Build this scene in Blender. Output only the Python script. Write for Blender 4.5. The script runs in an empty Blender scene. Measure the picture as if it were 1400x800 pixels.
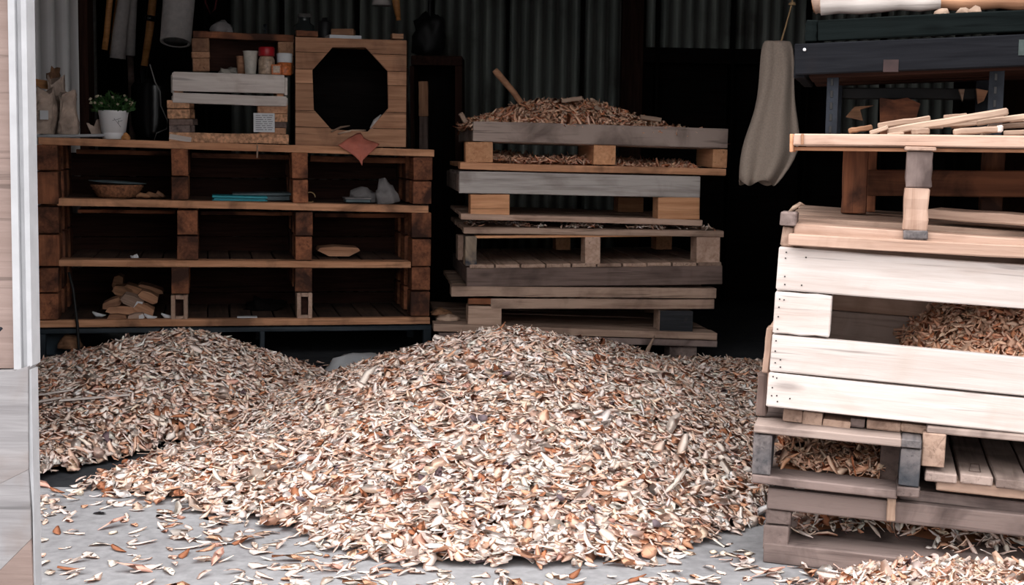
import bpy, bmesh, math, random
import numpy as np
from mathutils import Vector, Matrix, Euler, noise as mnoise

random.seed(7)
rng = np.random.default_rng(11)
SC = bpy.context.scene
COL = SC.collection
R = math.radians

# ------------------------------------------------------------------ camera
FPX, CAM_H, ROLL = 1950.0, 0.92, 0.015
PITCH = math.atan(200 / FPX)
FWD = Vector((0, math.cos(PITCH), -math.sin(PITCH)))
R0 = Vector((1, 0, 0)); U0 = Vector((0, math.sin(PITCH), math.cos(PITCH)))
CR = R0 * math.cos(ROLL) + U0 * math.sin(ROLL)
CU = U0 * math.cos(ROLL) - R0 * math.sin(ROLL)
CAM = Vector((0, 0, CAM_H))
cd = bpy.data.cameras.new('camera'); cam = bpy.data.objects.new('camera', cd); COL.objects.link(cam)
cd.sensor_width = 36; cd.lens = 36 * FPX / 1400; cd.clip_start = 0.05; cd.clip_end = 200
cam.matrix_world = Matrix(((CR.x, CU.x, -FWD.x, CAM.x), (CR.y, CU.y, -FWD.y, CAM.y), (CR.z, CU.z, -FWD.z, CAM.z), (0, 0, 0, 1)))
SC.camera = cam

# ------------------------------------------------------------------ sky, exposure
W = bpy.data.worlds.new('overcast_sky'); SC.world = W; W.use_nodes = True
wn, wl = W.node_tree.nodes, W.node_tree.links
wn.clear()
wo = wn.new('ShaderNodeOutputWorld'); wb = wn.new('ShaderNodeBackground'); wt = wn.new('ShaderNodeTexCoord')
ws = wn.new('ShaderNodeSeparateXYZ'); wr = wn.new('ShaderNodeValToRGB')
wl.new(wt.outputs['Generated'], ws.inputs[0]); wl.new(ws.outputs['Z'], wr.inputs[0])
wr.color_ramp.elements[0].position = 0.0; wr.color_ramp.elements[0].color = (.325, .32, .32, 1)   # overcast sky: zenith three times the horizon
wr.color_ramp.elements[1].position = 1.0; wr.color_ramp.elements[1].color = (1.0, .985, .98, 1)
wl.new(wr.outputs[0], wb.inputs[0]); wb.inputs[1].default_value = 5.6
wl.new(wb.outputs[0], wo.inputs[0])
SC.view_settings.view_transform = 'Standard'; SC.view_settings.look = 'None'
SC.view_settings.exposure = 0.0; SC.view_settings.gamma = 1.0; SC.view_settings.use_curve_mapping = False
SC.cycles.max_bounces = 8; SC.cycles.diffuse_bounces = 5

# ------------------------------------------------------------------ projection helpers
def ray(px, py):
    return FWD + CR * ((px - 700) / FPX) + CU * ((400 - py) / FPX)
def at(px, py, Y):
    d = ray(px, py); return CAM + d * (Y / d.y)

class Frame:
    """an upright local frame: x along a front face, y into depth, z up, z = 0 on the floor"""
    def __init__(self, px, py, Y, yaw):
        o = at(px, py, Y); a = R(yaw)
        self.M = Matrix.Translation((o.x, o.y, 0)) @ Matrix.Rotation(a, 4, 'Z'); self.I = self.M.inverted()
        self.Y = Y
    def pt(self, px, py, yo=0.0):
        c = self.I @ CAM; d = self.I.to_3x3() @ ray(px, py)
        t = (yo - c.y) / d.y
        return c + d * t

# ------------------------------------------------------------------ materials
def C3(r, g, b):
    f = lambda c: (c / 255 / 12.92) if c / 255 <= .04045 else ((c / 255 + .055) / 1.055) ** 2.4
    return (f(r), f(g), f(b), 1)
ALB = .74
def al(c): return tuple(x * ALB for x in c[:3]) + (1,)
def nmat(name):
    m = bpy.data.materials.new(name); m.use_nodes = True
    n, l = m.node_tree.nodes, m.node_tree.links
    return m, n, l, n['Principled BSDF']
def objvec(n, l, scale):
    tc = n.new('ShaderNodeTexCoord'); oi = n.new('ShaderNodeObjectInfo')
    mu = n.new('ShaderNodeMath'); mu.operation = 'MULTIPLY'; mu.inputs[1].default_value = 53.7
    l.new(oi.outputs['Random'], mu.inputs[0])
    ad = n.new('ShaderNodeVectorMath'); ad.operation = 'ADD'
    l.new(tc.outputs['Object'], ad.inputs[0]); l.new(mu.outputs[0], ad.inputs[1])
    mp = n.new('ShaderNodeVectorMath'); mp.operation = 'MULTIPLY'; mp.inputs[1].default_value = scale
    l.new(ad.outputs[0], mp.inputs[0])
    return mp.outputs[0], oi.outputs['Random'], ad.outputs[0]
def nz(n, l, vec, sc, det=4, dist=0.0, rough=.55):
    t = n.new('ShaderNodeTexNoise'); t.inputs['Scale'].default_value = sc; t.inputs['Detail'].default_value = det
    t.inputs['Distortion'].default_value = dist; t.inputs['Roughness'].default_value = rough
    if vec is not None: l.new(vec, t.inputs['Vector'])
    return t.outputs['Fac']
def ramp(n, l, fac, stops):
    r = n.new('ShaderNodeValToRGB'); e = r.color_ramp.elements
    while len(e) < len(stops): e.new(.5)
    for k, (p, c) in enumerate(stops): e[k].position = p; e[k].color = c
    l.new(fac, r.inputs[0]); return r.outputs[0]
def mix(n, l, fac, a, b, mode='MIX'):
    m = n.new('ShaderNodeMix'); m.data_type = 'RGBA'; m.blend_type = mode
    for s, v in ((m.inputs[0], fac), (m.inputs[6], a), (m.inputs[7], b)):
        if isinstance(v, (int, float)): s.default_value = v
        elif isinstance(v, tuple): s.default_value = v
        else: l.new(v, s)
    return m.outputs[2]
K = (0, 0, 0, 1); WH = (1, 1, 1, 1)
def wood(name, dark, light, stain=None, sa=0.5, st=.55, var=.22, rough=.8, knots=.5, fine=1.0):
    m, n, l, b = nmat(name); dark, light = al(dark), al(light); stain = al(stain) if stain else None
    v, rnd, raw = objvec(n, l, (2.2, 34, 34))
    g1 = nz(n, l, v, 2.4, 5, .35); g2 = nz(n, l, v, .55, 3, .8)
    ad = n.new('ShaderNodeMath'); ad.operation = 'MULTIPLY_ADD'; ad.inputs[1].default_value = .55 * fine
    l.new(g1, ad.inputs[0])
    m2 = n.new('ShaderNodeMath'); m2.operation = 'MULTIPLY'; m2.inputs[1].default_value = .55; l.new(g2, m2.inputs[0]); l.new(m2.outputs[0], ad.inputs[2])
    c = ramp(n, l, ad.outputs[0], [(.36, dark), (.68, light)])
    # knots
    if knots:
        vm = n.new('ShaderNodeVectorMath'); vm.operation = 'MULTIPLY'; vm.inputs[1].default_value = (3.0, 9, 9); l.new(raw, vm.inputs[0])
        vo = n.new('ShaderNodeTexVoronoi'); vo.inputs['Scale'].default_value = 1.0; l.new(vm.outputs[0], vo.inputs['Vector'])
        kf = ramp(n, l, vo.outputs['Distance'], [(.04, (knots,) * 3 + (1,)), (.13, K)])
        c = mix(n, l, kf, c, tuple(x * .45 for x in dark[:3]) + (1,))
    vc = n.new('ShaderNodeVectorMath'); vc.operation = 'MULTIPLY'; vc.inputs[1].default_value = (1.6, 46, 46); l.new(raw, vc.inputs[0])
    ck = nz(n, l, vc.outputs[0], 1.3, 3, .5); cf_ = ramp(n, l, ck, [(.63, K), (.70, (.55,) * 3 + (1,))]); c = mix(n, l, cf_, c, tuple(x * .35 for x in dark[:3]) + (1,))
    if stain:
        s = nz(n, l, raw, 5.5, 5, .6); sf = ramp(n, l, s, [(st - .08, K), (st + .12, (sa,) * 3 + (1,))])
        c = mix(n, l, sf, c, stain)
    hs = n.new('ShaderNodeHueSaturation'); mr = n.new('ShaderNodeMapRange'); mr.inputs[3].default_value = 1 - var; mr.inputs[4].default_value = 1 + var
    l.new(rnd, mr.inputs[0]); l.new(mr.outputs[0], hs.inputs['Value']); l.new(c, hs.inputs['Color'])
    l.new(hs.outputs[0], b.inputs['Base Color']); b.inputs['Roughness'].default_value = rough
    b.inputs['Specular IOR Level'].default_value = .25
    bp = n.new('ShaderNodeBump'); bp.inputs['Strength'].default_value = .35; bp.inputs['Distance'].default_value = .004
    l.new(g1, bp.inputs['Height']); l.new(bp.outputs[0], b.inputs['Normal'])
    return m
def plain(name, col, rough=.6, metal=0, nsc=0, namt=.25, bump=0, spec=.4):
    m, n, l, b = nmat(name); col = tuple(x * ALB for x in col[:3]) + (1,)
    b.inputs['Roughness'].default_value = rough; b.inputs['Metallic'].default_value = metal; b.inputs['Specular IOR Level'].default_value = spec
    if nsc:
        v, rnd, raw = objvec(n, l, (1, 1, 1)); f = nz(n, l, raw, nsc, 5)
        c = ramp(n, l, f, [(.3, tuple(x * (1 - namt) for x in col[:3]) + (1,)), (.7, tuple(min(1, x * (1 + namt)) for x in col[:3]) + (1,))])
        l.new(c, b.inputs['Base Color'])
        if bump:
            bp = n.new('ShaderNodeBump'); bp.inputs['Strength'].default_value = bump; bp.inputs['Distance'].default_value = .004
            l.new(f, bp.inputs['Height']); l.new(bp.outputs[0], b.inputs['Normal'])
    else: b.inputs['Base Color'].default_value = col
    return m

M = {}
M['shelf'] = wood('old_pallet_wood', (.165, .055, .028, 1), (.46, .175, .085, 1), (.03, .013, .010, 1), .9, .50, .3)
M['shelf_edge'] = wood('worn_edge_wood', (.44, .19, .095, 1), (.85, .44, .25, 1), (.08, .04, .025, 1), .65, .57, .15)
M['shelf_top'] = wood('shaded_deck_wood', (.05, .026, .018, 1), (.13, .07, .048, 1), (.02, .012, .01, 1), .6, .55, .25)  # deck planks darkened, shade of the bays put into the colour
M['grey'] = wood('weathered_grey_wood', (.16, .112, .095, 1), (.46, .355, .31, 1), (.08, .05, .042, 1), .65, .55, .12, .8, .5, 1.6)
M['silver'] = wood('silver_grey_wood', (.32, .275, .255, 1), (.60, .54, .51, 1), (.17, .12, .10, 1), .5, .6, .08, .8, .5, 1.3)
M['darkgrey'] = wood('damp_grey_wood', (.075, .048, .04, 1), (.21, .145, .125, 1), (.04, .025, .02, 1), .5, .55, .12, .8, .5, 1.3)
M['orange'] = wood('fresh_pine_block', (.56, .245, .115, 1), (.88, .46, .25, 1), (.3, .12, .06, 1), .4, .6, .15)
M['pine'] = wood('pale_pine_board', (.39, .23, .16, 1), (.63, .43, .335, 1), (.22, .115, .07, 1), .55, .58, .10, .8, .6, 1.2)
M['tan'] = wood('tan_pallet_wood', (.26, .155, .11, 1), (.56, .385, .295, 1), (.10, .055, .042, 1), .6, .56, .14, .8, .5, 1.3)
M['mauve'] = wood('weathered_pink_brown_wood', (.065, .042, .038, 1), (.255, .19, .172, 1), (.036, .022, .02, 1), .75, .52, .16, .85, .5, 1.6)
M['white'] = wood('raw_white_wood', (.63, .525, .478, 1), (.82, .745, .705, 1), (.56, .43, .35, 1), .45, .62, .05, .8, .6, .9)
M['whitepaint'] = wood('worn_white_paint', (.62, .53, .49, 1), (.86, .78, .73, 1), (.28, .16, .11, 1), .5, .66, .05)
M['box'] = wood('cabinet_pine', (.34, .155, .085, 1), (.64, .345, .205, 1), (.12, .06, .042, 1), .6, .57, .2)
M['blackwood'] = wood('near_black_wood', (.003, .0025, .0025, 1), (.009, .007, .0065, 1), None, 0, .5, .3, .95, 0)  # on the octagon box back this black carries the shade inside
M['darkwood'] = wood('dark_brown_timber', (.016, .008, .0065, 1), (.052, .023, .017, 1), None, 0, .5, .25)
M['bluepaint'] = wood('blue_black_painted_wood', (.0085, .009, .0115, 1), (.018, .019, .023, 1), (.026, .018, .017, 1), .3, .66, .08, .9)
M['greenpaint'] = wood('green_black_painted_wood', (.0035, .0055, .0055, 1), (.008, .0115, .0115, 1), (.008, .007, .006, 1), .3, .66, .08, .9)
M['blueblock'] = wood('blue_stained_wood', (.05, .043, .045, 1), (.25, .215, .21, 1), (.030, .040, .052, 1), .8, .49, .1, .8, .5, 1.3)
M['blackblock'] = wood('black_painted_block', (.010, .011, .014, 1), (.035, .036, .042, 1), (.25, .16, .1, 1), .35, .66, .1)
M['painted_end'] = wood('half_painted_block', (.40, .28, .18, 1), (.62, .46, .32, 1), (.02, .03, .05, 1), .95, .5, .1)
M['chipboard'] = plain('chipboard', (.62, .33, .19, 1), .85, 0, 70, .6, .5)
M['handle'] = wood('varnished_handle', (.46, .19, .06, 1), (.78, .36, .13, 1), None, 0, .5, .1, .45, 0)
M['stick'] = wood('split_pale_wood', (.30, .19, .135, 1), (.58, .42, .32, 1), (.16, .09, .06, 1), .5, .56, .2)
M['bark'] = wood('brown_bark', (.16, .075, .042, 1), (.44, .225, .12, 1), (.06, .035, .024, 1), .5, .55, .25)
M['metal'] = plain('blue_black_steel', (.020, .030, .040, 1), .45, .3, 20, .3)
M['slotsteel'] = plain('grey_slotted_steel', (.026, .03, .038, 1), .6, .3, 14, .5)
M['black'] = plain('matt_black', (.006, .006, .007, 1), .6)
M['blackgloss'] = plain('black_gloss_metal', (.008, .008, .009, 1), .25, 0, 0, .2, 0, .5)
M['dark_glass'] = plain('dark_grey_glass', (.025, .03, .03, 1), .2)
M['purplebark'] = plain('mauve_grey_bark', (.17, .125, .14, 1), .85, 0, 40, .4)
M['canvas'] = plain('beige_canvas', (.40, .32, .265, 1), .95, 0, 160, .12, .3)
M['paperbag'] = plain('crumpled_brown_paper', (.60, .46, .38, 1), .9, 0, 16, .35, .4)
M['felt'] = plain('white_felt', (.58, .53, .51, 1), .95, 0, 40, .12, .2)
M['feltend'] = plain('grey_roll_core', (.09, .085, .08, 1), .95, 0, 40, .3, .2)
M['pot'] = plain('white_glazed_pot', (.98, .98, 1.0, 1), .35, 0, 8, .03)
M['ink'] = plain('grey_ink', (.25, .25, .27, 1), .8)
M['paper'] = plain('white_paper', (.74, .75, .78, 1), .8, 0, 20, .05)
M['leaf'] = plain('dark_green_leaf', (.035, .10, .022, 1), .6, 0, 30, .5)
M['flower'] = plain('cream_petal', (.62, .52, .38, 1), .7, 0, 30, .25)
M['rust'] = plain('rust_red_hide', (.56, .16, .11, 1), .7, 0, 12, .3, .5)
M['teal'] = plain('teal_cover', (.02, .36, .44, 1), .5, 0, 12, .2)
M['bluegrey'] = plain('blue_grey_cover', (.11, .15, .165, 1), .6, 0, 12, .3)
M['greycloth'] = plain('grey_cloth', (.26, .24, .24, 1), .95, 0, 25, .2, .3)
M['wicker'] = plain('brown_wicker', (.33, .135, .065, 1), .8, 0, 90, .6, .7)
M['red'] = plain('red_plastic', (.42, .012, .02, 1), .4)
M['tinorange'] = plain('orange_label', (.62, .17, .05, 1), .5, 0, 90, .5)
M['labelmix'] = plain('printed_jar_label', (.50, .36, .26, 1), .4, 0, 80, .5)
M['enamel'] = plain('cream_enamel', (.60, .56, .50, 1), .45, 0, 30, .25)
M['plastic_grey'] = plain('grey_plastic_sheet', (.42, .43, .45, 1), .5, 0, 9, .25, .2)
M['wire'] = plain('pale_wire', (.35, .34, .33, 1), .5)
M['redcord'] = plain('red_cord', (.13, .012, .018, 1), .7)
M['string'] = plain('tan_string', (.40, .26, .13, 1), .8)
M['doorwhite'] = plain('chipped_white_paint', (.50, .50, .52, 1), .6, 0, 18, .10, .15)
M['doorbrown'] = wood('pinkish_door_wood', (.26, .185, .16, 1), (.35, .26, .23, 1), (.2, .14, .12, 1), .3, .64, .05)
M['doorgrey'] = wood('grey_kick_board', (.25, .235, .24, 1), (.37, .355, .36, 1), (.25, .19, .165, 1), .6, .56, .04, .85, .2)
M['bluebin'] = plain('dark_blue_plastic', (.016, .034, .05, 1), .5)

# corrugated iron
def corr_mat(name, c0, c1, rust, ra, gr=.85):
    m, n, l, b = nmat(name); c0, c1, rust = al(c0), al(c1), al(rust)
    v, rnd, raw = objvec(n, l, (6, 6, .9)); s = nz(n, l, v, 1.3, 5, .3)
    c = ramp(n, l, s, [(.35, c0), (.7, c1)])
    s2 = nz(n, l, raw, 2.2, 6, .2); c = mix(n, l, ramp(n, l, s2, [(.52, K), (.7, (ra,) * 3 + (1,))]), c, rust)
    tc = n.new('ShaderNodeTexCoord'); sx = n.new('ShaderNodeSeparateXYZ'); l.new(tc.outputs['Object'], sx.inputs[0])      # colour darkens towards the valleys of the sheet
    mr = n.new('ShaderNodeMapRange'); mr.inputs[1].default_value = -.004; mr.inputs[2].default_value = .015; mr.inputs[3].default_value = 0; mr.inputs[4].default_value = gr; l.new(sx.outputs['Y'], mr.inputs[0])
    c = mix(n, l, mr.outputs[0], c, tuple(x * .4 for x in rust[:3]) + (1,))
    l.new(c, b.inputs['Base Color']); b.inputs['Roughness'].default_value = .7; b.inputs['Metallic'].default_value = .0
    return m
for k_ in ('bluepaint', 'greenpaint', 'blackwood', 'slotsteel', 'darkwood'): M[k_].node_tree.nodes['Principled BSDF'].inputs['Specular IOR Level'].default_value = .06
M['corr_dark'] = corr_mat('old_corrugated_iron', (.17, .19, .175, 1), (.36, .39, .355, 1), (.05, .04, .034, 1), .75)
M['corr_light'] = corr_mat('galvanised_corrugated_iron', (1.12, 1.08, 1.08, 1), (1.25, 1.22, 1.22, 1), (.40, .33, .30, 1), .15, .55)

# concrete apron and dark floor
def concrete(name, c0, c1, c2):
    m, n, l, b = nmat(name); c0, c1, c2 = al(c0), al(c1), al(c2)
    tc = n.new('ShaderNodeTexCoord'); v = tc.outputs['Object']
    a = nz(n, l, v, 1.6, 6, .4); d = nz(n, l, v, 38, 6, .2); e = nz(n, l, v, 5.2, 6, 1.1)
    c = ramp(n, l, a, [(.3, c0), (.72, c1)])
    c = mix(n, l, ramp(n, l, e, [(.52, K), (.72, (.55,) * 3 + (1,))]), c, c2)
    c = mix(n, l, .35, c, ramp(n, l, d, [(.3, tuple(x * .75 for x in c0[:3]) + (1,)), (.7, tuple(min(1, x * 1.15) for x in c1[:3]) + (1,))]))
    l.new(c, b.inputs['Base Color']); b.inputs['Roughness'].default_value = .92; b.inputs['Specular IOR Level'].default_value = .12
    bp = n.new('ShaderNodeBump'); bp.inputs['Strength'].default_value = .4; bp.inputs['Distance'].default_value = .006
    l.new(d, bp.inputs['Height']); l.new(bp.outputs[0], b.inputs['Normal'])
    return m
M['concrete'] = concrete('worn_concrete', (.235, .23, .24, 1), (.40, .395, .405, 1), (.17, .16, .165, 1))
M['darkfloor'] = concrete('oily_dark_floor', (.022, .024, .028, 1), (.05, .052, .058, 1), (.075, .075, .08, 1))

# wood chips: colour of each chip from its own attribute
m, n, l, b = nmat('wood_chip'); at_ = n.new('ShaderNodeAttribute'); at_.attribute_name = 'chip'
tc = n.new('ShaderNodeTexCoord'); d = nz(n, l, tc.outputs['Object'], 160, 3)
c = mix(n, l, .12, at_.outputs['Color'], ramp(n, l, d, [(.3, (.35, .25, .2, 1)), (.65, WH)]), 'MULTIPLY')
l.new(c, b.inputs['Base Color']); b.inputs['Roughness'].default_value = .8; b.inputs['Specular IOR Level'].default_value = .2
tr = n.new('ShaderNodeBsdfTranslucent'); l.new(mix(n, l, 1.0, c, (.95, .58, .38, 1), 'MULTIPLY'), tr.inputs['Color'])   # thin shavings let some light through
ms = n.new('ShaderNodeMixShader'); ms.inputs[0].default_value = .3; l.new(b.outputs[0], ms.inputs[1]); l.new(tr.outputs[0], ms.inputs[2])
l.new(ms.outputs[0], n['Material Output'].inputs['Surface'])
M['chip'] = m

# ------------------------------------------------------------------ mesh builders
def link(name, me, mat, parent=None, mw=None, loc=None, rot=None):
    o = bpy.data.objects.new(name, me); COL.objects.link(o)
    if mat is not None and not me.materials: me.materials.append(mat)
    if parent is not None: o.parent = parent
    if mw is not None:
        if parent is None: o.matrix_world = mw
        else: o.matrix_basis = mw
    if loc is not None: o.location = loc
    if rot is not None: o.rotation_euler = rot
    return o
def tag(o, label=None, cat=None, group=None, kind=None):
    if label: o['label'] = label
    if cat: o['category'] = cat
    if group: o['group'] = group
    if kind: o['kind'] = kind
    return o

def board_mesh(L, Wd, T, ch=.0025, jit=.0012, nst=3):
    """a sawn board along local X: eight-sided section, slightly uneven along its length"""
    ch = min(ch, L * .2, Wd * .2, T * .2); jit = min(jit, T * .06, Wd * .06)
    a, b_ = Wd / 2, T / 2
    sec = [(-a + ch, -b_), (a - ch, -b_), (a, -b_ + ch), (a, b_ - ch), (a - ch, b_), (-a + ch, b_), (-a, b_ - ch), (-a, -b_ + ch)]
    xs = [-L / 2, -L / 2 + ch] + [-L / 2 + L * k / (nst + 1) for k in range(1, nst + 1)] + [L / 2 - ch, L / 2]
    V, Fc = [], []
    for i, x in enumerate(xs):
        end = i in (0, len(xs) - 1)
        dy, dz = random.uniform(-jit, jit), random.uniform(-jit, jit)
        for (y, z) in sec:
            if end: y = max(-a + ch, min(a - ch, y)); z = max(-b_ + ch, min(b_ - ch, z))
            V.append((x, y + dy + random.uniform(-jit, jit) * .6, z + dz + random.uniform(-jit, jit) * .6))
    for i in range(len(xs) - 1):
        for k in range(8):
            k2 = (k + 1) % 8; Fc.append((i * 8 + k, i * 8 + k2, i * 8 + 8 + k2, i * 8 + 8 + k))
    Fc.append(tuple(range(7, -1, -1))); Fc.append(tuple((len(xs) - 1) * 8 + k for k in range(8)))
    me = bpy.data.meshes.new('board'); me.from_pydata(V, [], Fc); me.update()
    bm = bmesh.new(); bm.from_mesh(me); bmesh.ops.recalc_face_normals(bm, faces=bm.faces); bm.to_mesh(me); bm.free()
    return me
def box(name, parent, c, dims, mat, rot=None, **kw):
    """a board centred at c (in the parent's axes); its grain runs along its longest side"""
    dx, dy, dz = dims
    if dx >= dy and dx >= dz: me = board_mesh(dx, dy, dz, **kw); Q = Matrix.Identity(4)
    elif dy >= dz: me = board_mesh(dy, dx, dz, **kw); Q = Matrix.Rotation(R(90), 4, 'Z')
    else: me = board_mesh(dz, dy, dx, **kw); Q = Matrix.Rotation(R(90), 4, 'Y')
    Rm = rot if rot is not None else Matrix.Identity(4)
    return link(name, me, mat, parent, Matrix.Translation(c) @ Rm @ Q)

class Thing:
    def __init__(self, name, label, cat, fr, base, group=None):
        self.fr = fr; self.b = Vector(base)
        self.o = bpy.data.objects.new(name, None); COL.objects.link(self.o)
        self.o.empty_display_size = .1
        self.o.matrix_world = fr.M @ Matrix.Translation(self.b)
        tag(self.o, label, cat, group)
    def P(self, px, py, yo=0): return self.fr.pt(px, py, yo) - self.b
    def brd(self, name, x0, y0, x1, y1, h, dep, yo, mat, floor=False, **kw):
        a = self.P(x0, y0, yo); b_ = self.P(x1, y1, yo)
        m_ = self.P((x0 + x1) / 2, (y0 + y1) / 2, yo); lo = self.P((x0 + x1) / 2, (y0 + y1) / 2 + h, yo)
        hh = (m_.z - lo.z) if not floor else (m_.z + self.b.z)
        d = b_ - a; L = math.hypot(d.x, d.z); th = math.atan2(d.z, d.x)
        Rm = Matrix.Rotation(-th, 4, 'Y')
        mid = (a + b_) / 2; up = Rm @ Vector((0, 0, 1))
        c = mid - up * (hh / 2); c.y = yo - self.b.y + dep / 2
        return box(name, self.o, c, (L, dep, hh), mat, Rm, **kw)
    def box(self, name, c, dims, mat, rot=None, **kw): return box(name, self.o, Vector(c), dims, mat, rot, **kw)
    def planks(self, name, x0, x1, y0, y1, z0, z1, th, n, mat, along='x', gap=.012, jz=.002):
        """deck planks on a sloping line z0 (at x0) to z1 (at x1), tops at z"""
        out = []
        for k in range(n):
            if along == 'x':
                w = (y1 - y0) / n; cy = y0 + w * (k + .5)
                Rm = Matrix.Rotation(-math.atan2(z1 - z0, x1 - x0), 4, 'Y')
                out.append(self.box(name, ((x0 + x1) / 2, cy, (z0 + z1) / 2 - th / 2 - random.uniform(0, jz)), (x1 - x0 - random.uniform(0, .01), w - gap, th), mat, Rm))
            else:
                w = (x1 - x0) / n; cx = x0 + w * (k + .5); z = z0 + (z1 - z0) * (k + .5) / n
                Rm = Matrix.Rotation(-math.atan2(z1 - z0, x1 - x0), 4, 'Y')
                out.append(self.box(name, (cx, (y0 + y1) / 2 + random.uniform(-.004, .004), z - th / 2 - random.uniform(0, jz)), (w - gap, y1 - y0, th), mat, Rm))
        return out

def lathe_mesh(prof, seg=24, sx=1, sy=1, wob=0):
    V, Fc = [], []
    for (r_, z) in prof:
        for k in range(seg):
            a = 2 * math.pi * k / seg; rr = r_ * (1 + wob * math.sin(a * 3 + z * 40))
            V.append((rr * math.cos(a) * sx, rr * math.sin(a) * sy, z))
    for i in range(len(prof) - 1):
        for k in range(seg):
            k2 = (k + 1) % seg; Fc.append((i * seg + k, i * seg + k2, (i + 1) * seg + k2, (i + 1) * seg + k))
    Fc.append(tuple(range(seg - 1, -1, -1))); Fc.append(tuple((len(prof) - 1) * seg + k for k in range(seg)))
    me = bpy.data.meshes.new('turned'); me.from_pydata(V, [], Fc); me.update()
    for p_ in me.polygons: p_.use_smooth = len(p_.vertices) == 4
    return me
def tube_mesh(pts, rad, seg=8):
    pts = [Vector(p_) for p_ in pts]; V, Fc = [], []
    rads = rad if isinstance(rad, (list, tuple)) else [rad] * len(pts)
    for i, p_ in enumerate(pts):
        t = (pts[min(i + 1, len(pts) - 1)] - pts[max(i - 1, 0)]).normalized()
        u = t.cross(Vector((0.13, .2, 1)) if abs(t.z) < .9 else Vector((1, .1, 0))).normalized(); w = t.cross(u)
        for k in range(seg):
            a = 2 * math.pi * k / seg; V.append(p_ + (u * math.cos(a) + w * math.sin(a)) * rads[i])
    for i in range(len(pts) - 1):
        for k in range(seg):
            k2 = (k + 1) % seg; Fc.append((i * seg + k, i * seg + k2, (i + 1) * seg + k2, (i + 1) * seg + k))
    Fc.append(tuple(range(seg - 1, -1, -1))); Fc.append(tuple((len(pts) - 1) * seg + k for k in range(seg)))
    me = bpy.data.meshes.new('tube'); me.from_pydata([tuple(v) for v in V], [], Fc); me.update()
    bm = bmesh.new(); bm.from_mesh(me); bmesh.ops.recalc_face_normals(bm, faces=bm.faces); bm.to_mesh(me); bm.free()
    for p_ in me.polygons: p_.use_smooth = len(p_.vertices) == 4
    return me
def prism_mesh(poly, y0, y1):
    """polygon in x,z extruded from y0 to y1"""
    n_ = len(poly); V = [(x, y0, z) for x, z in poly] + [(x, y1, z) for x, z in poly]
    Fc = [tuple(range(n_)), tuple(range(2 * n_ - 1, n_ - 1, -1))] + [(k, k + n_, (k + 1) % n_ + n_, (k + 1) % n_) for k in range(n_)]
    me = bpy.data.meshes.new('panel'); me.from_pydata(V, [], Fc); me.update()
    bm = bmesh.new(); bm.from_mesh(me); bmesh.ops.recalc_face_normals(bm, faces=bm.faces); bm.to_mesh(me); bm.free()
    return me
def lump_mesh(sx, sy, sz, amp=.2, freq=2.0, seed=0, sub=3, flat=True):
    """a crumpled closed lump standing on z = 0"""
    bm = bmesh.new(); bmesh.ops.create_icosphere(bm, subdivisions=sub, radius=1)
    for v in bm.verts:
        k = mnoise.noise(v.co * freq + Vector((seed * 7.1, seed * 3.3, 0))) + .5 * mnoise.noise(v.co * freq * 2.3 + Vector((seed, 0, 5)))
        v.co *= 1 + amp * k
        v.co = Vector((v.co.x * sx, v.co.y * sy, (v.co.z * sz + sz) if not flat else max(0, v.co.z) * sz))
    me = bpy.data.meshes.new('lump'); bm.to_mesh(me); bm.free()
    for p_ in me.polygons: p_.use_smooth = True
    return me

# ------------------------------------------------------------------ wood chips
CHIP_COLS = np.array([[.95, .82, .74], [.94, .765, .66], [.92, .66, .52], [.74, .42, .275], [.46, .19, .10], [.965, .885, .83], [.15, .10, .11], [.66, .38, .30]])
CHIP_P = np.array([.30, .21, .14, .075, .035, .215, .004, .021])
def chip_arrays(N, nrm, Lm=.036, Wm=.0115, tilt=.45, g=None, cols=None, cs=.65):
    """N shavings: four stations of a three-sided section, curled and tapered; returns verts (N,12,3) about 0 and colours"""
    g = g or rng
    L = Lm * np.exp(g.normal(0, .33, N).clip(-.8, .62)); Wd = Wm * np.exp(g.normal(0, .35, N).clip(-.8, .6)); T = g.uniform(.0008, .0022, N)
    wp = np.stack([g.uniform(.03, .7, N), g.uniform(.8, 1.15, N), g.uniform(.6, 1.1, N), g.uniform(.03, .5, N)], 1)
    curl = g.normal(0, cs, N); curl = np.where(np.abs(curl) < .15, .15, curl)
    tw = g.normal(0, .35, N); cup = g.uniform(-.2, .35, N)
    s = np.linspace(-.5, .5, 4)[None, :]
    ang = curl[:, None] * s; Rr = (L / curl)[:, None]
    x = Rr * np.sin(ang); z = Rr * (1 - np.cos(ang)); y = (g.normal(0, .09, N) * L)[:, None] * (s * 2) ** 2
    w = Wd[:, None] * wp / 2
    ta = tw[:, None] * s * 2
    V = np.zeros((N, 4, 3, 3))
    cz = cup[:, None] * w
    for k, sg in ((0, -1), (1, 1)):
        V[:, :, k, 0] = x; V[:, :, k, 1] = y + sg * w * np.cos(ta); V[:, :, k, 2] = z + sg * w * np.sin(ta) + cz
    V[:, :, 2, 0] = x; V[:, :, 2, 1] = y; V[:, :, 2, 2] = z + T[:, None]
    V = V.reshape(N, 12, 3)
    n_ = nrm + g.normal(0, tilt, (N, 3)) * np.array([1, 1, .6]); n_ /= np.linalg.norm(n_, axis=1)[:, None]
    t = g.normal(0, 1, (N, 3)); t -= n_ * np.sum(t * n_, 1)[:, None]; t /= np.linalg.norm(t, axis=1)[:, None]
    bt = np.cross(n_, t)
    Q = np.stack([t, bt, n_], 2)
    V = np.einsum('nij,nkj->nki', Q, V)
    ci = g.choice(len(CHIP_COLS), N, p=CHIP_P / CHIP_P.sum())
    c_ = (CHIP_COLS if cols is None else cols)[ci] * np.exp(g.normal(0, .09, (N, 1))) * np.exp(g.normal(0, .012, (N, 3)))
    return V, np.clip(c_, 0, .97)
CHIP_F = []
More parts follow.
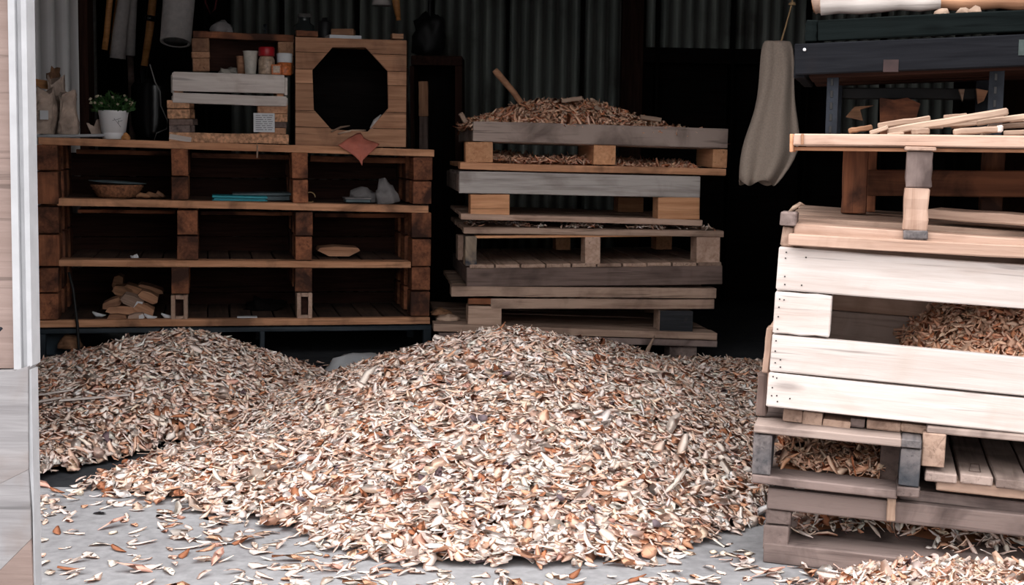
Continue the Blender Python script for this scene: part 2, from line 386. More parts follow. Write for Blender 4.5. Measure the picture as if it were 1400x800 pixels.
for i in range(3):
    for k in range(3):
        k2 = (k + 1) % 3; CHIP_F.append([i * 3 + k, i * 3 + k2, i * 3 + 3 + k2, i * 3 + 3 + k])
CHIP_Q = np.array(CHIP_F); CHIP_T = np.array([[2, 1, 0], [9, 10, 11]])
def chip_mesh(V, cols, core=None, core_col=(.40, .17, .085)):
    N = len(V); nv = N * 12
    verts = V.reshape(-1, 3); col = np.repeat(cols[:, None, :], 12, 1)
    e1 = rng.uniform(-.9, 1, (N, 1, 1)).clip(0, 1); e2 = rng.uniform(-1.2, 1, (N, 1, 1)).clip(0, 1)      # a browner edge and a browner tip
    br = np.array([.80, .56, .42])
    col[:, 0::3] *= 1 - e1 * (1 - br); col[:, 9:12] *= 1 - e2 * (1 - br)
    col = col.reshape(-1, 3)
    off = (np.arange(N) * 12)[:, None, None]
    quads = (CHIP_Q[None] + off).reshape(-1, 4); tris = (CHIP_T[None] + off).reshape(-1, 3)
    if core is not None:
        cv, cf = core
        quads = np.concatenate([quads, cf + nv]); verts = np.concatenate([verts, cv]); col = np.concatenate([col, np.tile(np.array(core_col), (len(cv), 1))])
    me = bpy.data.meshes.new('chips'); me.vertices.add(len(verts)); me.vertices.foreach_set('co', verts.astype(np.float32).ravel())
    loops = np.concatenate([quads.ravel(), tris.ravel()]); me.loops.add(len(loops)); me.loops.foreach_set('vertex_index', loops.astype(np.int32))
    st = np.concatenate([np.arange(len(quads)) * 4, len(quads) * 4 + np.arange(len(tris)) * 3])
    me.polygons.add(len(st)); me.polygons.foreach_set('loop_start', st.astype(np.int32))
    me.update(calc_edges=True); me.validate()
    a = me.attributes.new('chip', 'FLOAT_COLOR', 'POINT')
    a.data.foreach_set('color', np.concatenate([col, np.ones((len(col), 1))], 1).astype(np.float32).ravel())
    me.materials.append(M['chip'])
    return me
def vnoise(x, y, f, seed=0):
    rs = np.random.default_rng(seed); out = np.zeros_like(x)
    for k in range(5):
        a = rs.uniform(0, 2 * math.pi); ff = f * rs.uniform(.6, 1.7); ph = rs.uniform(0, 6.28)
        out += np.sin((x * math.cos(a) + y * math.sin(a)) * ff + ph)
    return out / 5
h_main_c = h_left = None
def chip_heap(name, label, cat, hf, dom, N, mw=None, Lm=.036, Wm=.0115, tilt=.55, grid=.04, emin=.006, lift=.012, edge=None, group=None, core=True, tone=(1, 1, 1)):
    """a heap over the height field hf; chips scattered over its surface, and a solid core under them"""
    x0, x1, y0, y1 = dom
    X = rng.uniform(x0, x1, N * 6); Y = rng.uniform(y0, y1, N * 6); Hh = hf(X, Y)
    p_ = np.clip((Hh - emin) / .02, 0, 1)
    if edge is not None: p_ = np.maximum(p_, edge(X, Y, Hh))
    keep = rng.uniform(0, 1, len(X)) < p_
    X, Y, Hh = X[keep][:N], Y[keep][:N], np.maximum(Hh[keep][:N], 0)
    e = .02
    nx = -(hf(X + e, Y) - hf(X - e, Y)) / (2 * e); ny = -(hf(X, Y + e) - hf(X, Y - e)) / (2 * e)
    nr = np.stack([nx, ny, np.ones_like(nx)], 1); nr /= np.linalg.norm(nr, axis=1)[:, None]
    V, c_ = chip_arrays(len(X), nr, Lm, Wm, tilt)
    c_ = c_ * np.array(tone)
    thin = np.clip(Hh / .03, .15, 1)
    zz = Hh + rng.uniform(-lift, lift * .55, len(X)) * thin + .002
    V += np.stack([X, Y, zz], 1)[:, None, :]
    V[:, :, 2] = np.maximum(V[:, :, 2], .0008)
    cr = None
    if core:
        gx = np.arange(x0, x1 + grid, grid); gy = np.arange(y0, y1 + grid, grid); GX, GY = np.meshgrid(gx, gy)
        GH = hf(GX, GY); cz = np.maximum(GH - .020, -.01)
        cv = np.stack([GX.ravel(), GY.ravel(), cz.ravel()], 1); nx_, ny_ = len(gx), len(gy)
        ii = (np.arange(ny_ - 1)[:, None] * nx_ + np.arange(nx_ - 1)[None]); ii = ii[(GH[:-1, :-1] > .036) & (GH[1:, 1:] > .036) & (GH[1:, :-1] > .036) & (GH[:-1, 1:] > .036)] if hf in (h_main_c, h_left) else ii[((GH[:-1, :-1] > .016) | (GH[1:, 1:] > .016))]
        cf = np.stack([ii, ii + 1, ii + 1 + nx_, ii + nx_], 1)
        if len(cf): cr = (cv, cf)
    me = chip_mesh(V, c_, cr)
    o = link(name, me, None, None, mw); tag(o, label, cat, group, 'stuff'); return o

# ================================================================== SETTING
def struct(name, me, mat, mw=None, parent=None):
    o = link(name, me, mat, parent, mw)
    if parent is None: o['kind'] = 'structure'
    return o
def slab(name, c, dims, mat, parent=None):
    o = struct(name, board_mesh(dims[0], dims[1], dims[2], .001, 0, 1), mat, Matrix.Translation(c), parent); return o

SILL_Y = 3.72
slab('ground', (0, SILL_Y - 15, -.05), (40, 30, .10), M['concrete'])
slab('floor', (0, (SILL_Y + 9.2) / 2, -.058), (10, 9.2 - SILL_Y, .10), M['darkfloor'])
slab('ceiling', (0, 6.3, 2.64), (10, 5.3, .06), M['darkwood'])

def corr_sheet(x0, x1, z0, z1, pitch=.076, amp=.016, th=.0012):
    nx_ = int((x1 - x0) / pitch * 12); V, Fc = [], []
    for s_ in (0, 1):
        for iz, z in enumerate((z0, z1)):
            for i in range(nx_ + 1):
                x = x0 + (x1 - x0) * i / nx_; V.append((x - (x0 + x1) / 2, amp * math.sin(2 * math.pi * x / pitch) + s_ * th, z))
    q = nx_ + 1
    for i in range(nx_):
        Fc.append((i, i + 1, q + i + 1, q + i)); Fc.append((2 * q + i + 1, 2 * q + i, 3 * q + i, 3 * q + i + 1))
        Fc.append((i + 1, i, 2 * q + i, 2 * q + i + 1)); Fc.append((q + i, q + i + 1, 3 * q + i + 1, 3 * q + i))
    me = bpy.data.meshes.new('sheet'); me.from_pydata(V, [], Fc); me.update()
    return me
BY = 8.7
def empty_struct(name, mw):
    o = bpy.data.objects.new(name, None); COL.objects.link(o); o.matrix_world = mw; o['kind'] = 'structure'; return o
wbk = empty_struct('wall_back', Matrix.Translation((0, BY, 0)))
xs_ = at(322, 100, BY).x
xe = at(848, 100, BY).x
k = 0
xa = -1.72
while xa < xe - .05:
    xb = min(xa + .76, xe)
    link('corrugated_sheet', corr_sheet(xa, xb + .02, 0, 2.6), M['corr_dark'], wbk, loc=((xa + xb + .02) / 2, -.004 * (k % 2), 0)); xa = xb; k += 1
link('wall_post', board_mesh(2.6, .09, .13), M['darkwood'], wbk, Matrix.Translation((at(862, 100, BY).x, -.06, 1.3)) @ Matrix.Rotation(R(90), 4, 'Y'))
zr = at(950, 70, BY).z
xa = at(882, 100, BY).x
for q in range(3):
    xb = xa + .70
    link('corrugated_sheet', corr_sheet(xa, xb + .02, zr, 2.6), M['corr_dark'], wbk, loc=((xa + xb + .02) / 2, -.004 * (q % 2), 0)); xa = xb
link('wall_rail', board_mesh(2.4, .05, .09), M['blackwood'], wbk, loc=(at(882, 100, BY).x + 1.1, -.04, zr - .03))
zq = at(1180, 150, BY).z
x3 = at(1140, 100, BY).x
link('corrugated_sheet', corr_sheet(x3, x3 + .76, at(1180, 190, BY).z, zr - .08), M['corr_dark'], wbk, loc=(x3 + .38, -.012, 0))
for q in range(13):
    link('wall_board', board_mesh(2.6, .3, .02), M['blackwood'], wbk, Matrix.Translation((-2.2 + q * .45, .05, 1.3)) @ Matrix.Rotation(R(90), 4, 'Y') @ Matrix.Rotation(R(90), 4, 'X').inverted() @ Matrix.Scale(1.5, 4, (0, 0, 1)) if False else Matrix.Translation((-2.3 + q * .45, .06, 1.3)) @ Matrix.Rotation(R(90), 4, 'Y'))
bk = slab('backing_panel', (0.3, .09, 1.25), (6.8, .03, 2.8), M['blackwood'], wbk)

# left wall: pale corrugated iron running back to a dark post, then dark boarding
wlf = empty_struct('wall_left', Matrix.Identity(4))
pE = at(107, 100, 7.12); dv = Vector((.72, .694, 0)); cE = Vector((pE.x, pE.y, 0)) - dv * .5
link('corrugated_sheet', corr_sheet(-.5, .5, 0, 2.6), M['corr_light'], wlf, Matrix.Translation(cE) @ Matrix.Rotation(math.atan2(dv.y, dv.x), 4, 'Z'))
pF = Vector((pE.x, pE.y, 0)) - dv * .98; dirw = Vector((.17, .985, 0)).normalized(); ang = math.atan2(dirw.y, dirw.x)
for q in range(4):
    c_ = pF - dirw * (.36 + q * .74)
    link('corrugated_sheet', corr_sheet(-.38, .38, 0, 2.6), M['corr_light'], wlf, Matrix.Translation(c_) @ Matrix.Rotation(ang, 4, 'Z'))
pB = at(115, 100, 7.4)
link('wall_post', board_mesh(2.6, .10, .075), M['darkwood'], wlf, Matrix.Translation((pB.x, pB.y, 1.3)) @ Matrix.Rotation(R(90), 4, 'Y'))
pC = at(128, 100, 7.6)
link('downpipe', tube_mesh([(pC.x, pC.y, 0), (pC.x, pC.y, 2.6)], .018, 10), M['feltend'], wlf)
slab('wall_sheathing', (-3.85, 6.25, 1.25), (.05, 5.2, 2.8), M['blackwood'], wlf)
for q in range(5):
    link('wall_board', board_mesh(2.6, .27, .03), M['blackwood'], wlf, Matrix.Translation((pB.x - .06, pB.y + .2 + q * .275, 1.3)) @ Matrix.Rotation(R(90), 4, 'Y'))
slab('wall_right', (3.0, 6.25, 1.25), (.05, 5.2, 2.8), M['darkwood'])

# front wall and the wide doorway the light comes through
OY, OZ = 3.66, 2.2
lx = at(30, 400, OY).x
wf = empty_struct('wall_front', Matrix.Translation((0, OY, 0)))
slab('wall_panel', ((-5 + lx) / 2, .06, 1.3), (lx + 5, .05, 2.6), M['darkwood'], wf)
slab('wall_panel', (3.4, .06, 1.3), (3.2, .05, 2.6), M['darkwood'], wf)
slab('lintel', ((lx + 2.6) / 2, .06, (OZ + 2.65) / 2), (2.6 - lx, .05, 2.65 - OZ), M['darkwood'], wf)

d2 = empty_struct('added_shade_leaf', Matrix.Translation((1.78, 2.9, 0)))  # leaf added out of view to block skylight from the right
slab('leaf_panel', (0, 0, 1.08), (.04, 1.45, 2.1), M['darkwood'], d2)

# door leaf standing open at the left edge
DY = 2.55
door = empty_struct('door_1', Matrix.Translation((0, DY, 0)))
def dpoly(name, pts, y0, y1, mat):
    q = [at(px, py, DY) for px, py in pts]
    return link(name, prism_mesh([(v.x, v.z) for v in q], y0, y1), mat, door)
dpoly('leaf_panel', [(-120, -90), (12, -90), (21, 505), (-120, 505)], .012, .04, M['doorbrown'])
dpoly('door_stile', [(10, -90), (19, -90), (30, 505), (20, 505)], -.004, .04, M['doorwhite'])
dpoly('door_stile', [(19.4, -90), (26, -90), (37, 505), (30.4, 505)], .006, .04, M['doorwhite'])
dpoly('door_stile', [(26.4, -90), (34, -90), (44, 500), (37.4, 505)], 0, .045, M['doorwhite'])
dpoly('kick_board', [(-120, 512), (22, 506), (41, 500), (41.5, 640), (-120, 720.8)], -.012, .03, M['doorgrey'])
dpoly('kick_board', [(-120, 720.8), (41.5, 640.4), (44, 690), (45, 735), (-120, 900)], -.012, .03, M['doorgrey'])
dpoly('kick_board', [(-120, 900.2), (45, 735.6), (48, 800), (50, 895), (-120, 903)], -.012, .03, M['doorbrown'])
dpoly('door_edge', [(41.6, 505), (44.2, 505), (50, 800), (52, 895), (49, 895), (46, 700), (41.8, 640)], -.006, .03, M['doorwhite'])
hk = [at(-4, 452, DY), at(3, 450, DY), at(6, 447, DY)]
link('door_hook', tube_mesh([Vector((v.x, -.014, v.z)) for v in hk], .003), M['slotsteel'], door)

# ================================================================== LEFT SHELF
S = Frame(50, 450, 5.9, 12)
def zS(yo, zd): return zd
b0 = S.pt(50, 445, 0)
sh = Thing('pallet_shelf', 'long brown three-tier shelf unit stacked from old pallets against the left side', 'shelf', S, (b0.x, 0, S.pt(50, 449, 0).z))
DEP = .62
sh.brd('shelf_board', 52, 187, 594, 205, 10, .11, 0, M['shelf_edge'])
sh.brd('shelf_board', 78, 271, 586, 282, 10, .11, .005, M['shelf_edge'])
sh.brd('shelf_board', 80, 355, 562, 358, 9, .11, .005, M['shelf_edge'])
sh.brd('shelf_board', 50, 439, 588, 434, 9.5, .05, -.008, M['shelf_edge'])
for (xa, ya, xb, yb, al, n_) in ((52, 187, 594, 205, 'x', 5), (78, 271, 586, 282, 'x', 5), (80, 355, 562, 358, 'y', 15), (50, 439, 588, 434, 'y', 17)):
    a, b_ = sh.P(xa, ya), sh.P(xb, yb)
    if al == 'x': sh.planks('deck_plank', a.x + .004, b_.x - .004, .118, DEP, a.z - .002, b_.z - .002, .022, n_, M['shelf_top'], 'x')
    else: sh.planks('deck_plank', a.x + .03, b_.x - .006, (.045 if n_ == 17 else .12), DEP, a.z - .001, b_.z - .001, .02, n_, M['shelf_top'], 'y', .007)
cols = {  # column: rows of (x0, x1, ytop, ybottom)
    'L': [(44, 78, 198, 234), (44, 79, 235, 280), (45, 80, 283, 320), (46, 81, 321, 365), (47, 80, 367, 401), (48, 80, 402, 438)],
    'A': [(234, 257, 204, 241), (234, 257, 242, 274), (242, 270, 288, 322), (242, 271, 323, 356), (234, 258, 366, 403)],
    'B': [(399, 421, 208, 245), (400, 421, 246, 278), (404, 427, 290, 323), (404, 427, 324, 357), (404, 427, 367, 400)],
    'R': [(565, 591, 215, 247), (565, 590, 248, 280), (563, 590, 291, 326), (563, 589, 327, 365), (563, 588, 366, 398), (562, 588, 399, 433)]}
for c_, rows in cols.items():
    for (xa, xb, ya, yb) in rows:
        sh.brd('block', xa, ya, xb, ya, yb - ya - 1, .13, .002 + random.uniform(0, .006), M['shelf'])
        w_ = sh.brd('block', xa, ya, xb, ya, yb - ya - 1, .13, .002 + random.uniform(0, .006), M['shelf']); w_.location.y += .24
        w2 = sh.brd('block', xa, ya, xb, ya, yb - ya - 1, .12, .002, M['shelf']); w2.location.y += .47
for (xa, xb, ya, yb) in ((234, 257, 404, 438), (406, 427, 401, 436)):   # two blocks with a hollow end
    a, b_ = sh.P(xa, ya), sh.P(xb, yb); w_, h_ = b_.x - a.x, a.z - b_.z; t_ = .017
    cx, cz = (a.x + b_.x) / 2, (a.z + b_.z) / 2
    fr_ = sh.box('hollow_block', (cx, .08, cz), (w_ - 2 * t_, .1, h_ - 2 * t_), M['darkwood'])
    for (dx, dz, ww, hh) in ((-(w_ - t_) / 2, 0, t_, h_), ((w_ - t_) / 2, 0, t_, h_), (0, (h_ - t_) / 2, w_ - 2 * t_, t_), (0, -(h_ - t_) / 2, w_ - 2 * t_, t_)):
        sh.box('block_rim', (cx + dx, .065, cz + dz), (ww, .13, hh), M['pine'])
for (ya, yb, h_) in ((208, 216, 31), (241, 247, 31), (292, 293, 31), (324, 324, 31), (367, 366, 33), (401, 399, 33)):
    sh.brd('back_board', 66, ya, 572, yb, h_, .02, DEP - .005, M['darkwood'])  # darker timber puts the shade deep in the bays into the boards
for (xa, xb, ya, yb, h_) in ((424, 560, 213, 216, 8), (262, 398, 209, 212, 7), (430, 562, 291.5, 292, 6), (274, 404, 289, 290, 5), (106, 240, 286, 288, 5), (104, 233, 204, 207, 6)):
    sh.brd('cross_board', xa, ya, xb, yb, h_, .09, .26, M['shelf'])
# steel stand under the shelf
b0 = S.pt(50, 452, 0)
st = Thing('steel_stand', 'low blue-black steel stand carrying the pallet shelf', 'stand', S, (b0.x, 0, 0))
st.brd('rail', 50, 450, 590, 444.5, 7, .035, 0, M['metal'])
st.brd('rail', 60, 450, 575, 444.5, 6, .035, .55, M['metal'])
for (xa, xb, ya) in ((50, 62, 457), (355, 362, 453), (579, 590, 450)):
    st.brd('leg', xa, ya, xb, ya, 10, .035, 0, M['metal'], floor=True)
    w_ = st.brd('leg', xa, ya, xb, ya, 10, .035, .0, M['metal'], floor=True); w_.location.y += .55
    st.brd('foot_plate', xa - 4, S and ya, xb + 4, ya, 2, .06, 0, M['metal']).location.z = .004

def top_z(px, deck=0):
    a = {0: ((52, 187), (594, 205)), 1: ((78, 271), (586, 282)), 2: ((80, 355), (562, 358)), 3: ((50, 439), (588, 434))}[deck]
    p0, p1 = S.pt(*a[0]), S.pt(*a[1])
    x = S.pt(px, 200).x; return p0.z + (p1.z - p0.z) * (x - p0.x) / (p1.x - p0.x)
def onS(name, label, cat, px, yo, deck=0, group=None, dz=0):
    x = S.pt(px, 200 + 80 * deck, yo).x; return Thing(name, label, cat, S, (x, yo, top_z(px, deck) + dz), group)
def ppm(yo, fr=S): return FPX / (fr.M @ Vector((.5, yo, 0))).y     # pixels a metre

# --- riser of chipboard blocks with white crate on top
r_ = onS('block_riser', 'small riser of stacked chipboard blocks under the white slatted crate', 'riser', 312, .03)
r_.brd('base_board', 231, 180.5, 395, 184, 13.6, .30, .03, M['chipboard'])
r_.brd('paint_patch', 232, 183, 262, 188, 7, .002, .0275, M['whitepaint'])
for (xa, xb, ya, yb, mt) in ((228, 259, 137, 148, 'chipboard'), (229, 260, 149, 162, 'chipboard'), (231, 264, 162.5, 171, 'darkgrey'), (231, 260, 171.5, 181, 'mauve')):
    r_.brd('block', xa, ya, xb, ya, yb - ya, .14, .03, M[mt]); r_.brd('block', xa + 4, ya, xb + 6, ya, yb - ya, .10, .23, M[mt])
for (xa, xb, ya, yb, mt) in ((352, 393, 143, 155, 'box'), (354, 393, 155.5, 166, 'chipboard'), (352, 392, 166.5, 174, 'darkgrey'), (354, 391, 174.5, 183, 'box')):
    r_.brd('block', xa, ya, xb, ya + 1, yb - ya, .14, .03, M[mt]); r_.brd('block', xa, ya, xb, ya + 1, yb - ya, .10, .23, M[mt])
sg = r_.brd('notice', 346.5, 154.5, 375.5, 155, 26, .003, .024, M['paper'])
tag(sg, 'white paper notice with rows of grey print')
for q in range(8):
    for (xa, xb) in ((349.5, 356 + (q * 7) % 5), (358 + (q * 7) % 5, 366 - (q * 3) % 4), (367.5 - (q * 3) % 4, 373 - (q % 3))):
        w_ = r_.brd('print_line', xa, 157.3 + q * 2.8, xb, 157.4 + q * 2.8, 1.0, .0006, .0232, M['ink']); w_.parent = sg; w_.matrix_parent_inverse = sg.matrix_basis.inverted()
tw_ = r_.P(352, 197, -.0); link('hanging_twig', tube_mesh([r_.P(351, 196, .02), r_.P(352, 200, -.006), r_.P(351.5, 216, -.008)], .0035, 6), M['stick'], r_.o)
cz_ = S.pt(312, 136, .03).z
cr = Thing('slatted_crate', 'upturned white-painted slatted crate on the chipboard riser', 'crate', S, (S.pt(235, 136, .03).x, .02, cz_))
cr.brd('slat', 235, 99, 389, 103, 25, .016, .02, M['whitepaint']); cr.brd('slat', 236, 126, 392, 132, 14, .016, .02, M['whitepaint'])
a, b_ = cr.P(236, 98, .02), cr.P(390, 103, .02); zl = cr.P(236, 141, .02).z
for (x_, y_) in ((a.x + .02, .035), (b_.x - .02, .035), (a.x + .02, .36), (b_.x - .02, .36)):
    cr.box('corner_post', (x_, y_, (a.z + b_.z) / 2 - .065), (.03, .03, .125), M['shelf_edge'])
for x_ in (a.x - .0, b_.x + .004):
    cr.box('side_slat', (x_, .2, b_.z - .045), (.014, .36, .075), M['whitepaint']); cr.box('side_slat', (x_, .2, b_.z - .115), (.014, .36, .04), M['whitepaint'])
cr.planks('top_board', a.x, b_.x, 0.0, .38, a.z + .002, b_.z + .002, .008, 4, M['whitepaint'], 'x', .004, .001)
def crate_z(px): return cr.b.z + a.z + (b_.z - a.z) * ((S.pt(px, 100, .1).x - cr.b.x) - a.x) / (b_.x - a.x) + .003
# box frame behind
CY = .22
bf = Thing('wooden_step', 'small open wooden box step standing on the white crate', 'box', S, (S.pt(262, 96, CY).x, CY, crate_z(300)))
bf.brd('top_board', 264, 42, 402, 48, 9, .15, CY, M['shelf'])
for (xa, xb, ya, yb) in ((262, 286, 52, 70), (262, 287, 70.5, 79), (263, 286, 79.5, 97), (380, 402, 57, 77), (380, 402, 78, 101)):
    bf.brd('block', xa, ya, xb, ya, yb - ya, .14, CY, M['box'])
bf.brd('back_board', 268, 52, 400, 57, 44, .01, CY + .145, M['darkwood'])
def lath(name, label, cat, px, py_b, yo, prof_px, mat, fr=S, z=None, seg=24, sx=1, sy=1, group=None):
    """a turned thing: prof_px is (radius px, height px above its foot)"""
    s_ = ppm(yo, fr); p_ = fr.pt(px, py_b, yo)
    if z is not None: p_.z = z
    T_ = Thing(name, label, cat, fr, p_, group)
    for (pn, pr_, mt) in prof_px:
        link(pn, lathe_mesh([(r0 / s_, z0 / s_) for r0, z0 in pr_], seg, sx, sy), M[mt], T_.o)
    return T_
lath('cup', 'cream tapered enamel cup left of the red-lidded jar', 'cup', 342.5, 98, .1, [('body', [(7, 0), (7.4, 1), (10, 30), (10.6, 31.5), (9.6, 31.5), (9, 29), (6, 3)], 'enamel')], M, z=crate_z(342))
lath('cup', 'brown cup half hidden behind the cream enamel cup', 'cup', 331, 97, .15, [('body', [(6, 0), (8, 24), (8.4, 25), (7.6, 25), (5.5, 3)], 'box')], M, z=crate_z(331))
lath('jar', 'glass jar with a bright red screw lid on the white crate', 'jar', 364.5, 99, .08, [('body', [(10.4, 0), (11, 1.5), (11, 20), (9, 24), (8, 25), (0.5, 25)], 'labelmix'), ('lid', [(10.4, 25), (11, 26), (11, 36), (10, 37.5), (.5, 37.6)], 'red')], M, z=crate_z(364))
t_ = lath('tin', 'tin with white lid and orange printed wrapper near crate end', 'tin', 389, 101, .09, [('body', [(9.5, 0), (10, 1), (10, 17), (9.5, 17.2), (.5, 17.2)], 'tinorange'), ('lid', [(10.2, 17.2), (10.6, 18), (11, 29), (10, 30), (.5, 30)], 'paper')], M, z=crate_z(389))
pk = Thing('carton', 'tiny orange and cream printed carton in front of the tin', 'carton', S, Vector((S.pt(378, 101, .035).x, .035, crate_z(378))))
s_ = ppm(.05); pk.box('body', (0, .015, 7 / s_), (14 / s_, .03, 14 / s_), M['tinorange']); pk.box('label_patch', (.0, -.001, 7 / s_), (9 / s_, .002, 9 / s_), M['labelmix'])
o = link('crumpled_rag', lump_mesh(.05, .04, .035, .5, 2.2, 3), M['enamel'], None, S.M @ Matrix.Translation((S.pt(316, 90, .30).x, .29, crate_z(316)))); tag(o, 'pale crumpled rag inside the small wooden step', 'rag')
# on the step top
zt = S.pt(300, 43, CY).z
o = link('rope_coil', lump_mesh(.05, .05, .055, .25, 5, 5), M['greycloth'], None, S.M @ Matrix.Translation((S.pt(303, 40, CY + .06).x, CY + .07, zt - .004))); tag(o, 'dim grey coil of cord on the small wooden step', 'cord')
lath('trinket', 'tiny silvery metal fitting standing on the small wooden step', 'fitting', 362.5, 45, CY + .05, [('body', [(2, 0), (2, 1), (.8, 2), (.8, 5), (3, 6), (.8, 7), (.8, 9), (2.2, 11), (2.2, 13), (.6, 14)], 'slotsteel')], M, z=S.pt(362, 45.5, CY).z, seg=10)

# --- octagon-fronted box
OB = .04
ob = Thing('octagon_box', 'square pine plank box with a large octagonal opening in its front', 'box', S, (S.pt(404, 199, OB).x, OB, top_z(480)))
octp = [(455, 64.5), (500, 65), (530, 97), (531, 148), (503, 180), (453, 177), (429, 150), (427, 96)]
oc = [ob.P(x, y, OB) for x, y in octp]; oc = [(v.x, v.z) for v in oc]
fx0, fx1 = ob.P(404, 120, OB).x, ob.P(555.5, 120, OB).x
def oct_x(z, side):
    xs = []
    for k in range(8):
        (xa, za), (xb, zb) = oc[k], oc[(k + 1) % 8]
        if (za - z) * (zb - z) <= 0 and abs(za - zb) > 1e-5: xs.append(xa + (xb - xa) * (z - za) / (zb - za))
    return (min(xs) if side < 0 else max(xs)) if xs else None
zrow = [ob.P(480, y, OB).z for y in (52.5, 73, 96, 115.5, 152.5, 175)] + [.002]
ztop, zbot = max(oc[0][1], oc[1][1]), min(oc[4][1], oc[5][1])
for k in range(6):
    zt_, zb_ = zrow[k] - .0012, zrow[k + 1] + .0012
    if k == 0:
        poly = [(fx0, zt_), (fx1, zt_), (fx1, zb_), (oct_x(zb_, 1), zb_), oc[1], oc[0], (oct_x(zb_, -1), zb_), (fx0, zb_)]; polys = [poly]
    elif k == 5:
        poly = [(fx0, zb_), (fx1, zb_), (fx1, zt_), (oct_x(zt_, 1), zt_), oc[4], oc[5], (oct_x(zt_, -1), zt_), (fx0, zt_)]; polys = [poly]
    else:
        zz = sorted([zt_, zb_] + [z for x, z in oc if zb_ < z < zt_])
        polys = [[(fx0, zt_), (fx0, zb_)] + [(oct_x(z, -1), z) for z in zz], [(fx1, zt_), (fx1, zb_)] + [(oct_x(z, 1), z) for z in zz]]
    for poly in polys:
        me = prism_mesh([(x - fx0, z) for x, z in poly], 0, .02); link('front_board', me, M['box'], ob.o, loc=(fx0, random.uniform(-.0015, .0015), 0))
ww = fx1 - fx0; hh = zrow[0]
for k in range(4):
    ob.box('side_board', (fx0 + .01, .2, hh * (k + .5) / 4), (.018, .35, hh / 4 - .003), M['darkwood']); ob.box('side_board', (fx1 - .0, .2, hh * (k + .5) / 4), (.018, .35, hh / 4 - .003), M['darkwood'])
    ob.box('back_board', ((fx0 + fx1) / 2, .385, hh * (k + .5) / 4), (ww, .016, hh / 4 + .002), M['blackwood'])  # near-black back: shade inside the box put into its colour
ob.planks('top_board', fx0, fx1, .022, .38, hh - .002, hh - .004, .016, 3, M['box'], 'x', .004)
ob.brd('batten', 405, 41, 435, 42.5, 8, .05, OB + .05, M['shelf']); ob.brd('batten', 536, 45.5, 552, 46, 7.5, .05, OB + .05, M['box'])
pz = ob.b.z + hh
o = link('paper_pad', board_mesh(.14, .1, .016, .002, .001, 2), M['paper'], None, S.M @ Matrix.Translation((S.pt(470, 45, .1).x, .12, pz + .008)) @ Matrix.Rotation(.1, 4, 'Z')); tag(o, 'thin white paper pad lying on the octagon-fronted box', 'pad')
lath('jar', 'dim dark grey jar at the left on the octagon-fronted box', 'jar', 416, 42, .25, [('body', [(13, 0), (14, 2), (14, 20), (9, 24), (8, 30), (9, 31), (.5, 31)], 'dark_glass'), ('lid', [(9, 31.2), (9.5, 32), (9, 36), (.5, 36.5)], 'feltend')], M, z=pz)
o = link('cardboard_box', board_mesh(.10, .08, .055, .002, .001, 2), M['box'], None, S.M @ Matrix.Translation((S.pt(470, 40, .25).x, .27, pz + .0275)) @ Matrix.Rotation(-.2, 4, 'Z')); tag(o, 'little dull cardboard box behind the white paper pad', 'box')
lath('can', 'dim black can behind the jar on the octagon-fronted box', 'can', 444, 42, .3, [('body', [(9, 0), (9.4, 1), (9.4, 26), (8, 28), (4, 29), (4, 33), (.5, 33)], 'black')], M, z=pz)
# twigs and scrap in its mouth
o = link('feather', tube_mesh([S.pt(507, 176, .05), S.pt(514, 166, .06), S.pt(521, 157, .07)], [.006, .013, .003], 8), M['felt'], None, S.M); tag(o, 'small pale feather leaning in the corner of the octagonal opening', 'feather')
o = link('bark_scrap', lump_mesh(.05, .04, .045, .5, 2.5, 9), M['bark'], None, S.M @ Matrix.Translation((S.pt(506, 178, .11).x, .12, top_z(500) + .0))); tag(o, 'dark bark scrap at the right inside the octagonal opening', 'bark')
for q, (pa, pb) in enumerate((((453, 180), (478, 172)), ((462, 183), (500, 178)))):
    v0, v1 = S.pt(*pa, .03), S.pt(*pb, .06)
    o = link('twig', tube_mesh([v0, (v0 + v1) / 2 + Vector((0, 0, .006)), v1], [.004, .005, .003], 6), M['stick'], None, S.M); tag(o, ('short brown twig in the octagonal opening, upper of two', 'short brown twig in the octagonal opening, just above the red scrap')[q], 'twig')
# rust-red scrap hanging over the edge
def sheet_from(poly_px, yo_of, n=12, seed=1, amp=.006, th=.003):
    pts = [Vector((x, y)) for x, y in poly_px]; c_ = sum(pts, Vector((0, 0))) / len(pts)
    ring = []
    for k in range(len(pts)):
        for j in range(3): ring.append(pts[k].lerp(pts[(k + 1) % len(pts)], j / 3))
    V, Fc = [], []; nr_ = len(ring)
    for i in range(1, n + 1):
        for q in ring:
            p_ = c_.lerp(q, i / n); yo = yo_of(p_.x, p_.y); v = S.pt(p_.x, p_.y, yo)
            v += Vector((0, -1, .3)) * amp * (mnoise.noise(Vector((p_.x * .09, p_.y * .09, seed))) + .6 * mnoise.noise(Vector((p_.x * .25, p_.y * .25, seed + 3)))); V.append(v)
    ci = len(V); V.append(S.pt(c_.x, c_.y, yo_of(c_.x, c_.y)))
    for k in range(nr_): Fc.append((ci, k, (k + 1) % nr_))
    for i in range(n - 1):
        for k in range(nr_): Fc.append((i * nr_ + k, (i + 1) * nr_ + k, (i + 1) * nr_ + (k + 1) % nr_, i * nr_ + (k + 1) % nr_))
    me = bpy.data.meshes.new('sheet'); me.from_pydata([tuple(v) for v in V], [], Fc); me.update()
    for p_ in me.polygons: p_.use_smooth = True
    return me
me = sheet_from([(462, 199), (474, 191), (487, 183), (493, 182), (497, 189), (508, 194), (519, 197), (511, 205), (503, 212), (496, 219), (495, 227), (491, 220), (484, 213), (474, 206)], lambda x, y: -.02 + max(0, (198 - y)) * .003, 8, 4, .008)
